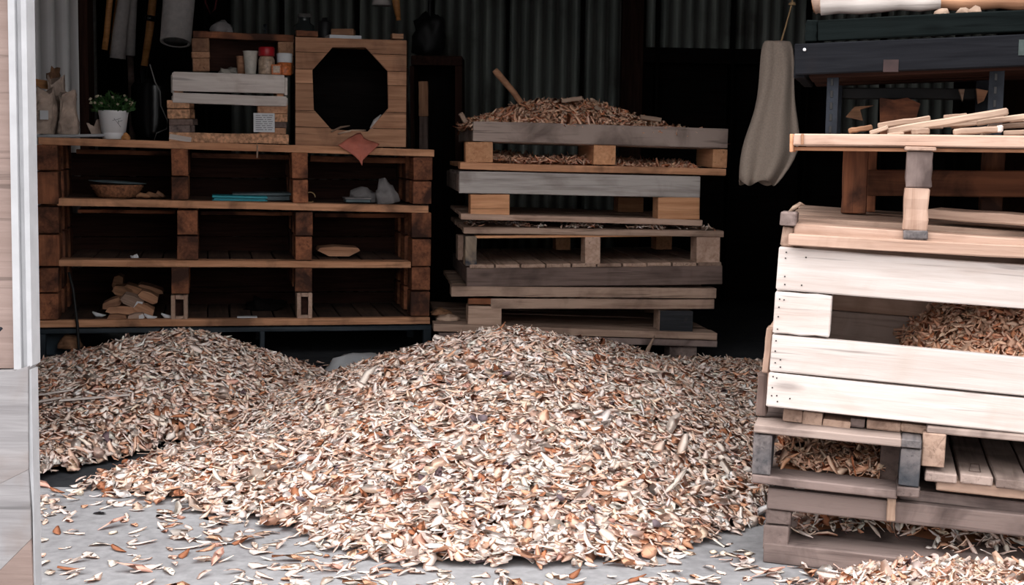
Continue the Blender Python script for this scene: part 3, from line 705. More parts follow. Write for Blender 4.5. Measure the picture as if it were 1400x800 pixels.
o = link('hide_scrap', me, M['rust'], None, S.M); tag(o, 'rust-red crinkled leaf-shaped scrap drooping over the shelf edge below the octagon', 'scrap')
mo = o.modifiers.new('thickness', 'SOLIDIFY'); mo.thickness = .003

# --- plant, bag and small things at the left end of the shelf top
pt_ = lath('potted_plant', 'white ceramic pot of dark green foliage and cream blossoms', 'plant', 155.5, 188, .10,
    [('pot', [(14, 0), (14.6, 1), (15.5, 8), (15.2, 9), (16, 9.4), (19.6, 35), (20.3, 36), (20.5, 38.5), (18.5, 38.5), (18, 35), (.5, 34)], 'pot')], M, z=top_z(155), seg=32)
s_ = ppm(.1)
V, Fc = [], []
for q in range(420):
    a = random.uniform(0, 6.283); rr = math.sqrt(random.random()); zc = 37 + random.uniform(0, 26) * (1 - .55 * rr * rr)
    c_ = Vector((rr * math.cos(a) * 27, rr * math.sin(a) * 22, zc)) / s_
    d1 = Vector((math.cos(a) * rr + random.uniform(-.6, .6), math.sin(a) * rr + random.uniform(-.6, .6), random.uniform(.1, 1))).normalized() * random.uniform(3, 6) / s_
    d2 = d1.cross(Vector((random.uniform(-1, 1), random.uniform(-1, 1), random.uniform(-1, 1)))).normalized() * random.uniform(1, 2.0) / s_
    nn_ = d1.cross(d2).normalized() * .0012; b0_ = len(V)
    V += [tuple(c_ - d1), tuple(c_ + d2 + nn_), tuple(c_ + d1), tuple(c_ - d2 + nn_), tuple(c_ - nn_)]
    Fc += [(b0_, b0_ + 1, b0_ + 4), (b0_ + 1, b0_ + 2, b0_ + 4), (b0_ + 2, b0_ + 3, b0_ + 4), (b0_ + 3, b0_, b0_ + 4), (b0_, b0_ + 3, b0_ + 2, b0_ + 1)]
me = bpy.data.meshes.new('foliage'); me.from_pydata(V, [], Fc); me.update(); o = link('foliage', me, M['leaf'], pt_.o); o['kind'] = 'stuff'
for q in range(26):
    a = random.uniform(0, 6.283); rr = math.sqrt(random.random()) * 1.05
    fl = bpy.data.meshes.new('blossom'); bm = bmesh.new(); bmesh.ops.create_icosphere(bm, subdivisions=1, radius=random.uniform(1.5, 2.6) / s_)
    for v in bm.verts: v.co *= random.uniform(.7, 1.25)
    bm.to_mesh(fl); bm.free()
    link('blossom', fl, M['flower'], pt_.o, loc=Vector((rr * math.cos(a) * 28, rr * math.sin(a) * 22 - 3, 44 + random.uniform(0, 19) * (1 - .3 * rr))) / s_)
for (pa, pb) in (((157, 163), (166, 175)), ((160, 165), (166, 163)), ((162, 168), (168, 166)), ((163, 171), (163, 165)), ((155, 166), (159, 165))):
    q0, q1 = S.pt(pa[0], pa[1] - 1, .1) - pt_.b, S.pt(pb[0], pb[1] - 1, .1) - pt_.b
    def onpot(v):
        rr = (15.9 + (v.z * s_ - 9.4) * .14) / s_ + .0006; return Vector((v.x, -math.sqrt(max(1e-6, rr * rr - v.x * v.x)), v.z))
    link('sprig_drawing', tube_mesh([onpot(q0), onpot((q0 + q1) / 2), onpot(q1)], .0011, 5), M['ink'], pt_.o)
o = link('orange_stub', lump_mesh(.017, .015, .03, .3, 2, 2), M['handle'], None, S.M @ Matrix.Translation((S.pt(172, 186, .05).x, .05, top_z(172)))); tag(o, 'small amber wooden stub beside the white plant pot', 'stub')
o = link('paper_tray', board_mesh(.30, .3, .012, .003, .001, 2), M['plastic_grey'], None, S.M @ Matrix.Translation((S.pt(95, 186, .16).x, .2, top_z(95) + .008)) @ Matrix.Rotation(-.03, 4, 'Y')); tag(o, 'flat grey sheet lying under the crumpled paper bags', 'sheet')
bg0 = top_z(85) + .014
def bag(px, yo, w, h, dp, seed, label):
    V, Fc = [], []; nu, nv = 36, 16; s1 = ppm(yo); x0 = S.pt(px, 185, yo).x
    for j in range(nv + 1):
        t = j / nv; sq = 1 - .35 * max(0, t - .5) - .12 * math.sin(t * 7 + seed)
        for i in range(nu):
            a = 2 * math.pi * i / nu; cs, sn = math.cos(a), math.sin(a)
            cs = math.copysign(abs(cs) ** .55, cs); sn = math.copysign(abs(sn) ** .55, sn)
            k_ = 1 + .15 * mnoise.noise(Vector((math.cos(a) * 2.2, math.sin(a) * 2.2, t * 4 + seed * 5))) + .11 * mnoise.noise(Vector((math.cos(a) * 6, math.sin(a) * 6, t * 11 + seed)))
            V.append((cs * w / 2 / s1 * k_ * sq, sn * dp / 2 * k_ * sq, t * h / s1 * (1 + .10 * math.sin(a * 2 + seed) * t)))
    for j in range(nv):
        for i in range(nu): i2 = (i + 1) % nu; Fc.append((j * nu + i, j * nu + i2, (j + 1) * nu + i2, (j + 1) * nu + i))
    Fc.append(tuple(range(nu - 1, -1, -1))); Fc.append(tuple(nv * nu + i for i in range(nu)))
    me = bpy.data.meshes.new('bag'); me.from_pydata(V, [], Fc); me.update()
    o = link('paper_bag', me, M['paperbag'], None, S.M @ Matrix.Translation((x0, yo, bg0))); tag(o, label, 'bag'); return o
bag(63, .20, 30, 58, .11, 1, 'crumpled brown paper bag nearest the white door post')
bag(78, .27, 28, 72, .11, 2, 'tallest crumpled brown paper bag, in front of the wooden batten end')
bag(94, .13, 24, 54, .10, 3.4, 'low crumpled brown paper bag on the side towards the plant')
o = link('paper_note', board_mesh(.034, .038, .003, .0005, 0, 1), M['paper'], None, S.M @ Matrix.Translation((S.pt(60, 157, .12).x, .125, S.pt(56, 157, .09).z)) @ Matrix.Rotation(R(85), 4, 'X')); tag(o, 'white paper slip on the crumpled bag beside the door post', 'paper')
bt = Thing('wooden_batten', 'orange-brown batten sticking out behind the paper bags at the left wall', 'batten', S, S.pt(60, 115, .32))
bt.brd('batten', 22, 103, 84, 113, 12, .04, .32, M['handle']); bt.brd('support_post', 30, 117, 40, 117, 70, .04, .33, M['darkwood'], floor=False)
o = link('dry_knot', lump_mesh(.03, .03, .05, .8, 3, 4), M['bark'], None, S.M @ Matrix.Translation((S.pt(72, 110, .30).x, .335, S.pt(72, 111, .32).z))); tag(o, 'dark dry knot of twigs on the batten above the paper bags', 'twigs')
o = link('leather_offcut', sheet_from([(118, 168), (128, 174), (132, 164), (137, 162), (139, 186), (126, 186)], lambda x, y: .16, 6, 2, .004), M['paperbag'], None, S.M); tag(o, 'pointed beige offcut leaning left of the white plant pot', 'offcut'); o.modifiers.new('thickness', 'SOLIDIFY').thickness = .003

# --- shelf contents
bs = onS('lidded_basket', 'low brown wicker basket under a flat grey plate on the upper shelf', 'basket', 160, .22, 1)
s_ = ppm(.22)
prof = []
for k in range(9):
    prof.append(((24 + 11 * (k / 8) ** .7 + (.9 if k % 2 else -.4)) / s_, k * 2.2 / s_))
link('basket_body', lathe_mesh(prof + [(30 / s_, 17 / s_), (.01, 4 / s_)], 40, 1, .8, .02), M['wicker'], bs.o)
link('plate', lathe_mesh([(.01, 18 / s_), (20 / s_, 18.5 / s_), (38 / s_, 20.5 / s_), (38 / s_, 21.5 / s_), (20 / s_, 22.5 / s_), (.01, 23 / s_)], 32, 1, .8), M['bluegrey'], bs.o, rot=(0, R(3), 0))
for q, (px, w_, lb) in enumerate(((196, .06, 'reddish bark strip beside the wicker basket'), (208, .07, 'dark bark strip in the middle of the scraps by the basket'), (219, .04, 'short tan bark strip farthest from the basket'))):
    T_ = onS('bark_strip', lb, 'bark', px, .1 + .03 * q, 1, 'bark strips on the upper shelf')
    link('strip', tube_mesh([(-w_ / 2, 0, .010), (-w_ / 5, .01, .018 + .004 * q), (w_ / 4, -.005, .014), (w_ / 2, .01, .009)], [.005, .011, .010, .004], 7), M['bark'] if q != 2 else M['box'], T_.o)
T_ = onS('folder', 'bright teal folder lying flat on the upper shelf', 'folder', 328, .1, 1)
T_.box('cover', (0, .08, .018), (.235, .17, .010), M['teal'], Matrix.Rotation(R(1), 4, 'Y')); T_.box('pages', (0.0, .085, .0085), (.22, .16, .009), M['teal']); T_.box('cover', (0, .08, .0025), (.235, .17, .005), M['teal'])
T_ = onS('folder', 'dull blue-grey folder lying behind the teal one', 'folder', 352, .3, 1)
T_.box('cover', (0.02, .03, .026), (.26, .2, .012), M['bluegrey'], Matrix.Rotation(R(-1), 4, 'Y')); T_.box('pages', (.02, .035, .010), (.24, .19, .02), M['bluegrey'])
o = link('wire_ring', tube_mesh([Vector((.022 * math.cos(a), 0, .024 + .022 * math.sin(a))) for a in [2 * math.pi * k / 20 for k in range(18)]], .0025, 6), M['string'], None, S.M @ Matrix.Translation((S.pt(424, 275, .1).x, .1, top_z(424, 1)))); tag(o, 'small tan wire ring standing on the upper shelf', 'ring')
T_ = onS('notebook', 'flat grey notebook under the folded grey cloth', 'notebook', 490, .12, 1); T_.box('cover', (0, .06, .022), (.12, .12, .006), M['greycloth']); T_.box('pages', (0, .06, .011), (.11, .11, .015), M['bluegrey'])
o = link('folded_cloth', lump_mesh(.085, .07, .06, .35, 2, 6), M['greycloth'], None, S.M @ Matrix.Translation((S.pt(500, 278, .28).x, .3, top_z(500, 1)))); tag(o, 'rumpled grey cloth lying behind the grey notebook', 'cloth')
o = link('work_glove', lump_mesh(.05, .05, .105, .4, 1.7, 8), M['greycloth'], None, S.M @ Matrix.Translation((S.pt(531, 280, .15).x, .17, top_z(531, 1))) @ Matrix.Rotation(R(-14), 4, 'Y')); tag(o, 'upright crumpled grey rag at the right end of the upper shelf', 'rag')
T_ = onS('wooden_slab', 'pale flat wooden slab with cut corners on the middle shelf', 'slab', 465, .22, 2)
link('slab', prism_mesh([(-.10, .03), (-.05, .005), (.04, .004), (.09, .03), (.08, .042), (-.02, .048), (-.09, .042)], 0, .16), M['box'], T_.o)
T_ = onS('white_shaving', 'single white shaving alone on the left of the middle shelf', 'shaving', 184, .12, 2)
link('shaving', lump_mesh(.016, .012, .016, .7, 2, 3, 2), M['paper'], T_.o)
blanks = [(160, 434, 26, 9, 4, 0.05, 'rounded, lowest left'), (186, 434, 24, 11, -8, .04, 'white-tipped, lowest of the heap'), (168, 424, 46, 11, 2, .10, 'broad and flat, second layer'), (153, 415, 28, 11, -20, .13, 'short, sticking out at the left'),
          (181, 412, 32, 15, 25, .10, 'pale-faced, middle of the heap'), (197, 424, 28, 15, 28, .09, 'thick, at the right foot of the heap'), (203, 406, 28, 13, 26, .16, 'reddish, upper right'), (188, 398, 40, 10, 22, .22, 'long and dark, near the top'), (168, 398, 28, 14, 15, .22, 'dark, upper left'), (161, 386, 14, 20, 10, .30, 'upright at the back'), (206, 395, 36, 7, 18, .28, 'thin, topmost at the right')]
for q, (px, py, w_, h_, ro, yo, lb) in enumerate(blanks):
    p_ = S.pt(px, py, yo); s_ = ppm(yo)
    T_ = Thing('wood_blank', 'rough-hewn wood blank in the bottom left bay, ' + lb, 'wood blank', S, p_, 'wood blanks heaped in the bottom left bay')
    z0 = top_z(px, 3) - p_.z
    x_, h2 = w_ / s_ / 2, h_ / s_ / 2
    poly = [(-x_, -h2 * .5), (-x_ * .6, -h2), (x_ * .7, -h2), (x_, -h2 * .3), (x_ * .85, h2 * .8), (0, h2), (-x_ * .8, h2 * .7)]
    o = link('blank', prism_mesh(poly, -.01, .12), M['bark'] if q in (7, 8, 9) else (M['tan'] if q in (4, 1) else M['box']), T_.o, rot=(0, R(ro), 0))
    if q in (1, 4): link('white_tip', prism_mesh([(x_ * .3, -h2 * .95), (x_ * .95, -h2 * .3), (x_ * .8, h2 * .7), (x_ * .35, h2 * .4)], -.013, .0), M['paper'], T_.o, rot=(0, R(ro), 0))
for q, (px, yo, lb) in enumerate(((205, .03, 'white shaving curl on the bottom deck beside the wood blanks'), (229, .04, 'white shaving curl at the foot of the hollow-ended block'), (135, .12, 'grey shaving left of the heap of wood blanks'))):
    T_ = onS('shaving', lb, 'shaving', px, yo, 3); link('shaving', tube_mesh([(-.025, 0, .022), (-.008, 0, .010), (.012, .005, .006), (.03, 0, .009)], [.004, .010, .008, .002], 7), M['paper'], T_.o)
o = link('paper_sheet', board_mesh(.085, .05, .004, .001, 0, 2), M['paper'], None, S.M @ Matrix.Translation((S.pt(338, 436, .04).x, .05, top_z(338, 3) + .003))); tag(o, 'small white paper lying at the front of the bottom deck', 'paper')
o = link('dark_scrap', lump_mesh(.075, .05, .05, .6, 2.4, 12), M['blackwood'], None, S.M @ Matrix.Translation((S.pt(362, 415, .35).x, .36, top_z(362, 3)))); tag(o, 'dark heap of scrap deep in the bottom middle bay', 'scrap')
# black cable and bins beneath
o = link('black_cable', tube_mesh([S.pt(94, 372, -.012), S.pt(100, 395, -.018), S.pt(103, 420, -.016), S.pt(106, 445, -.03), S.pt(108, 480, -.03), S.pt(109, 497, -.03)], .006, 8), M['black'], None, S.M); tag(o, 'thin black cable hanging down the left bays of the shelf', 'cable')
T_ = Thing('storage_bin', 'dark blue plastic bin on the floor under the shelf, left end', 'bin', S, (S.pt(70, 470, .08).x, .08, 0)); T_.box('tub', (.02, .12, .055), (.13, .2, .11), M['bluebin'], ch=.008); T_.box('rim', (.02, .12, .111), (.145, .215, .012), M['bluebin'])
o = link('dark_stump', lump_mesh(.05, .05, .055, .3, 2, 15), M['bark'], None, S.M @ Matrix.Translation((S.pt(95, 480, .02).x, .05, .045))); tag(o, 'brown lump of bark in shadow under the shelf, left end', 'bark')
bgm = lump_mesh(.15, .10, .09, .22, 1.6, 21); gp = at(493, 500, 5.64)
o = link('plastic_sheet', bgm, M['plastic_grey'], None, Matrix.Translation((gp.x, gp.y, 0)) @ Matrix.Rotation(.1, 4, 'Z')); tag(o, 'crumpled grey plastic sheet on the floor before the shelf', 'plastic')

# --- hung tools behind the shelf
HY = 7.5
def hang(name, label, cat, pts, rad, mat, seg=12, Y=HY):
    v = [at(px, py, Y) for px, py in pts]; o = link(name, tube_mesh(v, rad, seg), mat); tag(o, label, cat); return o
s_ = FPX / HY
sv = Thing('shovel', 'hanging shovel with orange wooden handle and black blade behind the plant', 'shovel', Frame(200, 100, HY, 0), (0, 0, at(200, 100, HY).z))
fr_ = sv.fr
def shp(px, py, yo=0): return fr_.pt(px, py, yo) - sv.b
link('handle', tube_mesh([shp(214, -140), shp(209, 0), shp(204, 45), shp(196, 98)], [.020, .021, .020, .017], 12), M['handle'], sv.o)
link('ferrule', tube_mesh([shp(205.4, 21), shp(204.3, 29)], .026, 12), M['blackgloss'], sv.o)
link('socket', tube_mesh([shp(197, 90), shp(195, 112), shp(203, 125)], [.019, .018, .03], 12), M['blackgloss'], sv.o)
bl = bpy.data.meshes.new('blade'); V, Fc = [], []
for j in range(9):
    t = j / 8; w_ = (26 if t < .7 else 26 - 60 * (t - .7) ** 1.5) * (1 if t > .08 else .7); y_ = 108 + t * 82
    for i in range(9):
        u_ = i / 8 * 2 - 1; p_ = shp(206 + u_ * w_, y_, -.05 * (1 - u_ * u_) + .02); V.append(tuple(p_))
for j in range(8):
    for i in range(8): Fc.append((j * 9 + i, j * 9 + i + 1, j * 9 + i + 10, j * 9 + i + 9))
bl.from_pydata(V, [], Fc); bl.update()
for p_ in bl.polygons: p_.use_smooth = True
o = link('blade', bl, M['blackgloss'], sv.o); o.modifiers.new('thickness', 'SOLIDIFY').thickness = .004
hang('pole', 'orange-brown pole hung at the left of the cloth rolls', 'pole', [(154, -120), (150, 0), (146, 45), (143, 68)], .016, M['handle'])
hang('pole', 'thin reddish pole hung just left of the pale cloth rolls', 'pole', [(166, -120), (161, 0), (155, 45), (152, 75)], .011, M['handle'], Y=7.56)
T_ = hang('cloth_roll', 'narrow pale grey cloth roll hung between the poles and shovel', 'roll', [(176, -120), (170, 0), (164, 45), (161, 80)], [.034, .034, .038, .042], M['felt'])
hang('cloth_roll', 'narrower grey cloth roll behind the first, tucked beside it', 'roll', [(184, -120), (181, 0), (179, 40), (178, 76)], .026, M['felt'], Y=7.62)
hang('stake', 'brown wooden stake standing low behind the cloth rolls', 'stake', [(178, 70), (180, 130), (181, 185), (184, 433)], .017, M['darkgrey'], Y=7.7)
br = Thing('felt_roll', 'thick pale grey felt roll hanging above the crate', 'roll', Frame(240, 60, 6.9, 0), (0, 0, at(240, 58, 6.9).z))
s_ = FPX / 6.9
link('roll', lathe_mesh([(.5 / s_, .006), (17 / s_, .006), (17.3 / s_, 0), (20.5 / s_, 0), (21.5 / s_, .3), (22.5 / s_, 1.5)], 32), M['felt'], br.o, rot=(R(-17), R(1), 0))
link('core', lathe_mesh([(.4 / s_, .001), (16 / s_, .001), (16 / s_, .02)], 24), M['feltend'], br.o, rot=(R(-17), R(1), 0))
hang('red_cord', 'dark red looped cord hanging in the gloom above the step', 'cord', [(276, -60), (281, 4), (288, 19), (294, 12), (297, -4), (298, -60)], .005, M['redcord'], 6, 7.3)
hang('thin_wire', 'thin pale wire trailing down beside the black shovel blade', 'wire', [(205, 88), (212, 112), (219, 125), (220, 145), (229, 165), (228, 176), (214, 182), (211, 191)], .0025, M['wire'], 6, 6.45)

# dark frame between shelf and pallet stack
DF = Frame(596, 200, 7.3, 0)
T_ = Thing('dark_cupboard', 'very dark open timber cupboard behind the pallet shelf end', 'cupboard', DF, (0, 0, 0))
T_.brd('top_rail', 562, 76, 632, 77, 13, .35, 0, M['darkwood']); T_.brd('side_post', 622, 90, 632, 90, 10, .35, 0, M['darkwood'], floor=True); T_.brd('side_post', 560, 90, 566, 90, 10, .35, 0, M['darkwood'], floor=True)
T_.brd('back_panel', 566, 90, 622, 90, 10, .02, .32, M['blackwood'], floor=True)
T_ = Thing('stake', 'upright tan stake with darker foot in front of the dark cupboard', 'stake', DF, (DF.pt(578, 150, -.06).x, -.06, 0))
T_.brd('upper_stake', 572, 111, 585, 111, 48, .04, -.08, M['box']); T_.brd('lower_stake', 573, 159.5, 585, 159.5, 10, .04, -.08, M['darkgrey'], floor=True)
hang('hanging_stick', 'dull orange stick hanging in the dark above the octagon box', 'stick', [(538, -60), (541, 0), (545, 28)], [.02, .02, .012], M['handle'], Y=7.2)
o = link('pale_cap', lathe_mesh([(.045, 0), (.05, .004), (.048, .03), (.03, .06), (.004, .07)], 20), M['felt'], None, Matrix.Translation(at(522, 8, 7.3))); tag(o, 'small pale cloth cap hanging in the dark above the box', 'cap')
hang('cap_cord', 'dark cord from which the pale cap hangs', 'cord', [(522, -2), (522, -90)], .006, M['black'], 6, 7.3)
o = link('dark_jacket', lump_mesh(.085, .06, .13, .45, 2, 31, flat=False), M['black'], None, Matrix.Translation(at(587, 50, 7.9) - Vector((0, 0, .13)))); tag(o, 'black garment hanging against the corrugated wall, behind the box', 'jacket')
hang('jacket_cord', 'black strap above the hanging black garment', 'cord', [(587, 45), (588, -4), (588, -90)], .012, M['black'], 6, 7.9)

# ================================================================== CENTRE PALLET STACK
C = Frame(640, 480, 6.05, 6)
xL = lambda px: C.pt(px, 300).x
def pal(name, label, py):
    p_ = C.pt(640, py, 0); return Thing(name, label, 'pallet', C, (p_.x, 0, max(0, p_.z)), 'pallets in the middle stack')
p1 = pal('tray_pallet', 'topmost pallet of the middle stack, grey-sided and heaped with shavings', 236)
p1.brd('side_board', 647, 165.5, 996, 176, 27, .026, 0, M['grey'])
a, b_ = p1.P(648, 165.5), p1.P(995, 176); zb = p1.P(648, 193).z
p1.box('side_board', (a.x + .012, .48, (a.z + zb) / 2 - .002), (.026, .90, a.z - zb - .004), M['grey']); p1.box('side_board', (b_.x - .012, .48, (b_.z + zb) / 2 - .012), (.026, .90, .08), M['grey']); p1.box('side_board', ((a.x + b_.x) / 2, .95, (a.z + b_.z + 2 * zb) / 4), (b_.x - a.x, .026, .08), M['grey'])
p1.planks('deck_board', a.x + .03, b_.x - .03, .03, .93, p1.P(648, 189).z, p1.P(995, 199).z, .016, 6, M['tan'], 'x', .015)
for (xa, xb, ya, yb, dp, yo, mt) in ((637, 674, 194, 222, .13, .0, 'orange'), (812, 842, 198, 225, .45, .01, 'orange'), (975, 995, 203.5, 229, .3, .01, 'orange'), (640, 672, 194, 219, .12, .40, 'orange'), (642, 672, 194, 216, .12, .82, 'orange'), (960, 990, 200, 222, .12, .82, 'orange')):
    p1.brd('block', xa, ya, xb, ya + (.5 if xb > 800 else 0), yb - ya, dp, yo, M[mt])
p1.brd('bottom_board', 629, 222, 993, 231, 9.5, .12, -.006, M['shelf_edge'])
a2, b2 = p1.P(629, 223), p1.P(993, 232)
p1.planks('bottom_board', a2.x + .01, b2.x - .01, .13, .94, a2.z, b2.z, .018, 4, M['shelf_edge'], 'x', .02)
p2 = pal('pallet', 'second pallet down the middle stack, with a silver-grey board and pine blocks', 304)
p2.brd('stringer_board', 628, 234.5, 958, 241, 29.5, .026, 0, M['silver'])
a, b_ = p2.P(628, 234.5), p2.P(958, 241)
p2.planks('deck_board', a.x + .01, b_.x - .01, .03, .95, a.z - .004, b_.z - .004, .018, 6, M['grey'], 'x', .02)
p2.box('side_board', (a.x + .013, .49, a.z - .05), (.024, .9, .075), M['grey'])
for (xa, xb, ya, yb, yo) in ((643, 697, 266, 296, .0), (900, 957, 270, 300, .0), (845, 880, 270, 290, .75), (650, 690, 264, 288, .75), (648, 690, 265, 292, .38), (905, 950, 268, 294, .38)):
    p2.brd('block', xa, ya, xb, ya, yb - ya, .12, yo, M['orange'])
p2.brd('bottom_board', 630, 292, 961, 301, 8, .12, -.005, M['pine']); a2, b2 = p2.P(630, 293), p2.P(961, 302)
p2.planks('bottom_board', a2.x + .01, b2.x - .01, .14, .94, a2.z, b2.z, .016, 4, M['pine'], 'x', .03)
p3 = pal('pallet', 'third pallet down the middle stack, open-sided over a dark wide board', 396)
p3.brd('lead_board', 634, 311, 990, 316, 8.5, .10, -.008, M['tan']); a, b_ = p3.P(634, 311), p3.P(990, 316)
p3.planks('deck_board', a.x, b_.x, .10, .95, a.z - .001, b_.z - .001, .02, 7, M['tan'], 'x', .012)
p3.brd('under_strip', 650, 322.5, 986, 319.5, 3.5, .08, 0, M['orange'])
for (xa, xb, ya, yb, yo, mt) in ((636, 652, 323, 364, 0, 'painted_end'), (800, 821, 324, 362, 0, 'pine'), (953, 985, 323, 360, 0, 'pine'), (626, 641, 322, 356, .45, 'pine'), (897, 919, 323, 352, .75, 'orange'), (760, 780, 323, 353, .8, 'orange')):
    p3.brd('block', xa, ya, xb, ya, yb - ya, .12, yo, M[mt])
a2, b2 = p3.P(638, 361.5), p3.P(988, 358)
p3.planks('bottom_plank', a2.x + .01, b2.x - .003, -.004, .92, a2.z, b2.z, .016, 10, M['tan'], 'y', .006)
p3.brd('stringer_board', 638, 366, 988, 362.5, 26.5, .03, 0, M['darkgrey']); p3.box('side_board', (a2.x + .012, .48, a2.z - .055), (.026, .9, .065), M['darkgrey'])
p4 = pal('pallet', 'fourth pallet down the middle stack, with a wavy doubled edge board', 455)
p4.brd('lead_board', 617, 392, 980, 394.5, 13.5, .10, -.012, M['tan'], nst=6, jit=.004); p4.brd('lead_board', 671, 408.5, 977, 409, 14, .03, 0, M['tan'])
p4.brd('lead_board', 640, 408.5, 672, 408.5, 8, .03, .004, M['shelf'])
a, b_ = p4.P(622, 394), p4.P(978, 396); p4.planks('deck_board', a.x, b_.x, .10, .95, a.z - .004, b_.z - .004, .02, 6, M['tan'], 'x', .02)
p4.brd('block', 640, 418.5, 686, 419, 27, .12, .0, M['tan']); p4.brd('block', 903, 425, 948, 425.5, 30, .012, -.002, M['blackblock']); p4.brd('block', 902, 424.5, 947, 425, 30, .13, .012, M['tan'])
p4.brd('block', 650, 418, 690, 418, 22, .12, .75, M['tan']); p4.brd('block', 880, 420, 920, 420, 26, .12, .75, M['tan'])
p5 = pal('pallet', 'lowest pallet of the middle stack, its feet buried in shavings', 497)
p5.brd('lead_board', 593, 443, 981, 455.5, 10, .12, -.03, M['tan']); a, b_ = p5.P(600, 444), p5.P(980, 455.5)
p5.planks('deck_board', a.x, b_.x, .10, .95, a.z - .002, b_.z - .002, .02, 6, M['tan'], 'x', .01)
p5.brd('under_board', 600, 455, 981, 466, 9, .09, -.02, M['mauve'])
for (xa, xb, ya) in ((633, 672, 463), (778, 802, 469), (916, 953, 474), (594, 632, 462)):
    o = p5.brd('foot_block', xa, ya, xb, ya, 12, .12, 0 if xa != 594 else .05, M['mauve'] if xa != 594 else M['darkwood'], floor=True)
    o = p5.brd('foot_block', xa, ya, xb, ya, 12, .12, 0, M['darkwood'], floor=True); o.location.y += .75
o = link('splinter', tube_mesh([C.pt(881, 492, -.10), C.pt(886, 478, -.085), C.pt(895, 459, -.06)], [.005, .010, .003], 6), M['stick'], None, C.M); tag(o, 'long pale splinter leaning against the lowest pallet of the middle stack', 'splinter')
for q, (px, py, lb) in enumerate(((612, 433, 'pale curled bark piece at the left end of the lowest deck'), (604, 425, 'dark bark piece behind the pale curl on the lowest deck'))):
    o = link('bark_piece', lump_mesh(.05, .05, .025, .4, 2, 40 + q), M['stick'] if q == 0 else M['bark'], None, C.M @ Matrix.Translation((C.pt(px, py, .12 + .2 * q).x, .12 + .2 * q, C.pt(px, 442, 0).z))); tag(o, lb, 'bark')
# heap on the topmost pallet and its tool handle
zdk = C.pt(648, 172).z
x0h, x1h = C.pt(650, 170).x, C.pt(992, 170).x
def h_top(X, Y):
    u = (X - x0h) / (x1h - x0h); zt_ = np.interp(u, [-.05, .0, .1, .22, .40, .52, .62, .72, .82, .92, 1.0], [-.02, .018, .064, .108, .132, .134, .098, .06, .036, .014, -.01])
    v = np.clip(1 - np.abs(Y - .38) / .42, 0, 1); v = v * v * (3 - 2 * v)
    hz = zt_ * (.25 + .75 * v) + .008 * vnoise(X, Y, 22, 3)
    return np.where((Y > .0) & (Y < .92), hz + .02, -.1) - .028 * np.clip(u, 0, 1) * 0
chip_heap('shavings_heap', 'heap of tan wood shavings on the topmost pallet of the middle stack', 'shavings', lambda X, Y: h_top(X, Y), (x0h - .015, x1h, .012, .9), 5200,
          C.M @ Matrix.Translation((0, 0, zdk - .02)) @ Matrix.Rotation(.030, 4, 'Y'), Lm=.042, Wm=.019, tilt=.55, lift=.016, emin=.0, tone=(1.12, .86, .69))
zg = C.pt(700, 225, .1).z
def h_gap(X, Y): return .03 + .018 * vnoise(X, Y, 14, 8) + .012 * np.clip((Y - .1) / .4, 0, 1)
chip_heap('shavings_layer', 'shavings spilled on the lower boards of the topmost tray pallet', 'shavings', h_gap, (C.pt(678, 225).x, C.pt(960, 225).x, .06, .75), 2600, C.M @ Matrix.Translation((0, 0, zg - .005)) @ Matrix.Rotation(.026, 4, 'Y'), Lm=.036, tilt=.7, tone=(1.12, .86, .69))
zg = C.pt(640, 311, .05).z
chip_heap('shavings_layer', 'thin scatter of shavings on the third pallet of the middle stack', 'shavings', lambda X, Y: .008 + .012 * vnoise(X, Y, 17, 4), (C.pt(640, 311).x, C.pt(980, 311).x, .0, .5), 700, C.M @ Matrix.Translation((0, 0, zg + .002)) @ Matrix.Rotation(.006, 4, 'Y'), Lm=.03, tilt=.5, core=False)
th_ = Thing('tool_handle', 'tapered brown tool handle stuck upright in the topmost heap', 'handle', C, C.pt(700, 130, .4))
link('handle', tube_mesh([th_.P(723, 156, .42), th_.P(703, 127, .4), th_.P(680, 100, .38), th_.P(676, 95.5, .38)], [.012, .014, .016, .013], 10), M['box'], th_.o)
for q, (xa, ya, xb, yb, lb) in enumerate(((768, 135, 796, 131, 'broad pale slab chip crowning the topmost heap'), (815, 143, 828, 153, 'pale slab chip leaning on the right shoulder of the topmost heap'), (876, 157, 905, 161, 'flat pale slab chip low on the right of the topmost heap'), (632, 153, 640, 166, 'pale chip hanging at the left corner of the topmost heap'))):
    T_ = Thing('slab_chip', lb, 'chip', C, C.pt(xa, ya, .2 if q != 3 else .03)); T_.brd('chip', xa, ya, xb, yb, 6, .035, (.2 if q != 3 else .03), M['stick'])

# hanging canvas bag
HB = Frame(1055, 150, 5.6, 0)
rows = [(56, 1047, 1079), (64, 1045, 1081), (90, 1042, 1083), (120, 1036, 1087), (150, 1030, 1090), (180, 1023, 1091), (205, 1017, 1088), (230, 1012, 1077), (250, 1008, 1065)]
V, Fc = [], []; nu = 40
hb = Thing('canvas_apron', 'beige canvas cloth hanging by a string between the stacks', 'cloth', HB, HB.pt(1055, 250))
for j, (py, xa, xb) in enumerate(rows):
    for i in range(nu):
        a = 2 * math.pi * i / nu; p_ = hb.P((xa + xb) / 2, py); w_ = (hb.P(xb, py).x - hb.P(xa, py).x) / 2
        f_ = 1 + .55 * math.sin(a * 5 + 1.1 + j * .12) * min(1, .35 + j / 7); g_ = 1 + .03 * math.sin(a * 7 + j * .3) * (j / 8)
        V.append((p_.x + math.cos(a) * w_ * g_ + .010 * math.sin(j * 1.3 + a), math.sin(a) * w_ * .38 * f_ + .012 * mnoise.noise(Vector((math.cos(a) * 2, j * .5, 1))), p_.z + (.012 * math.sin(a * 4 + 1) if j == 8 else 0)))
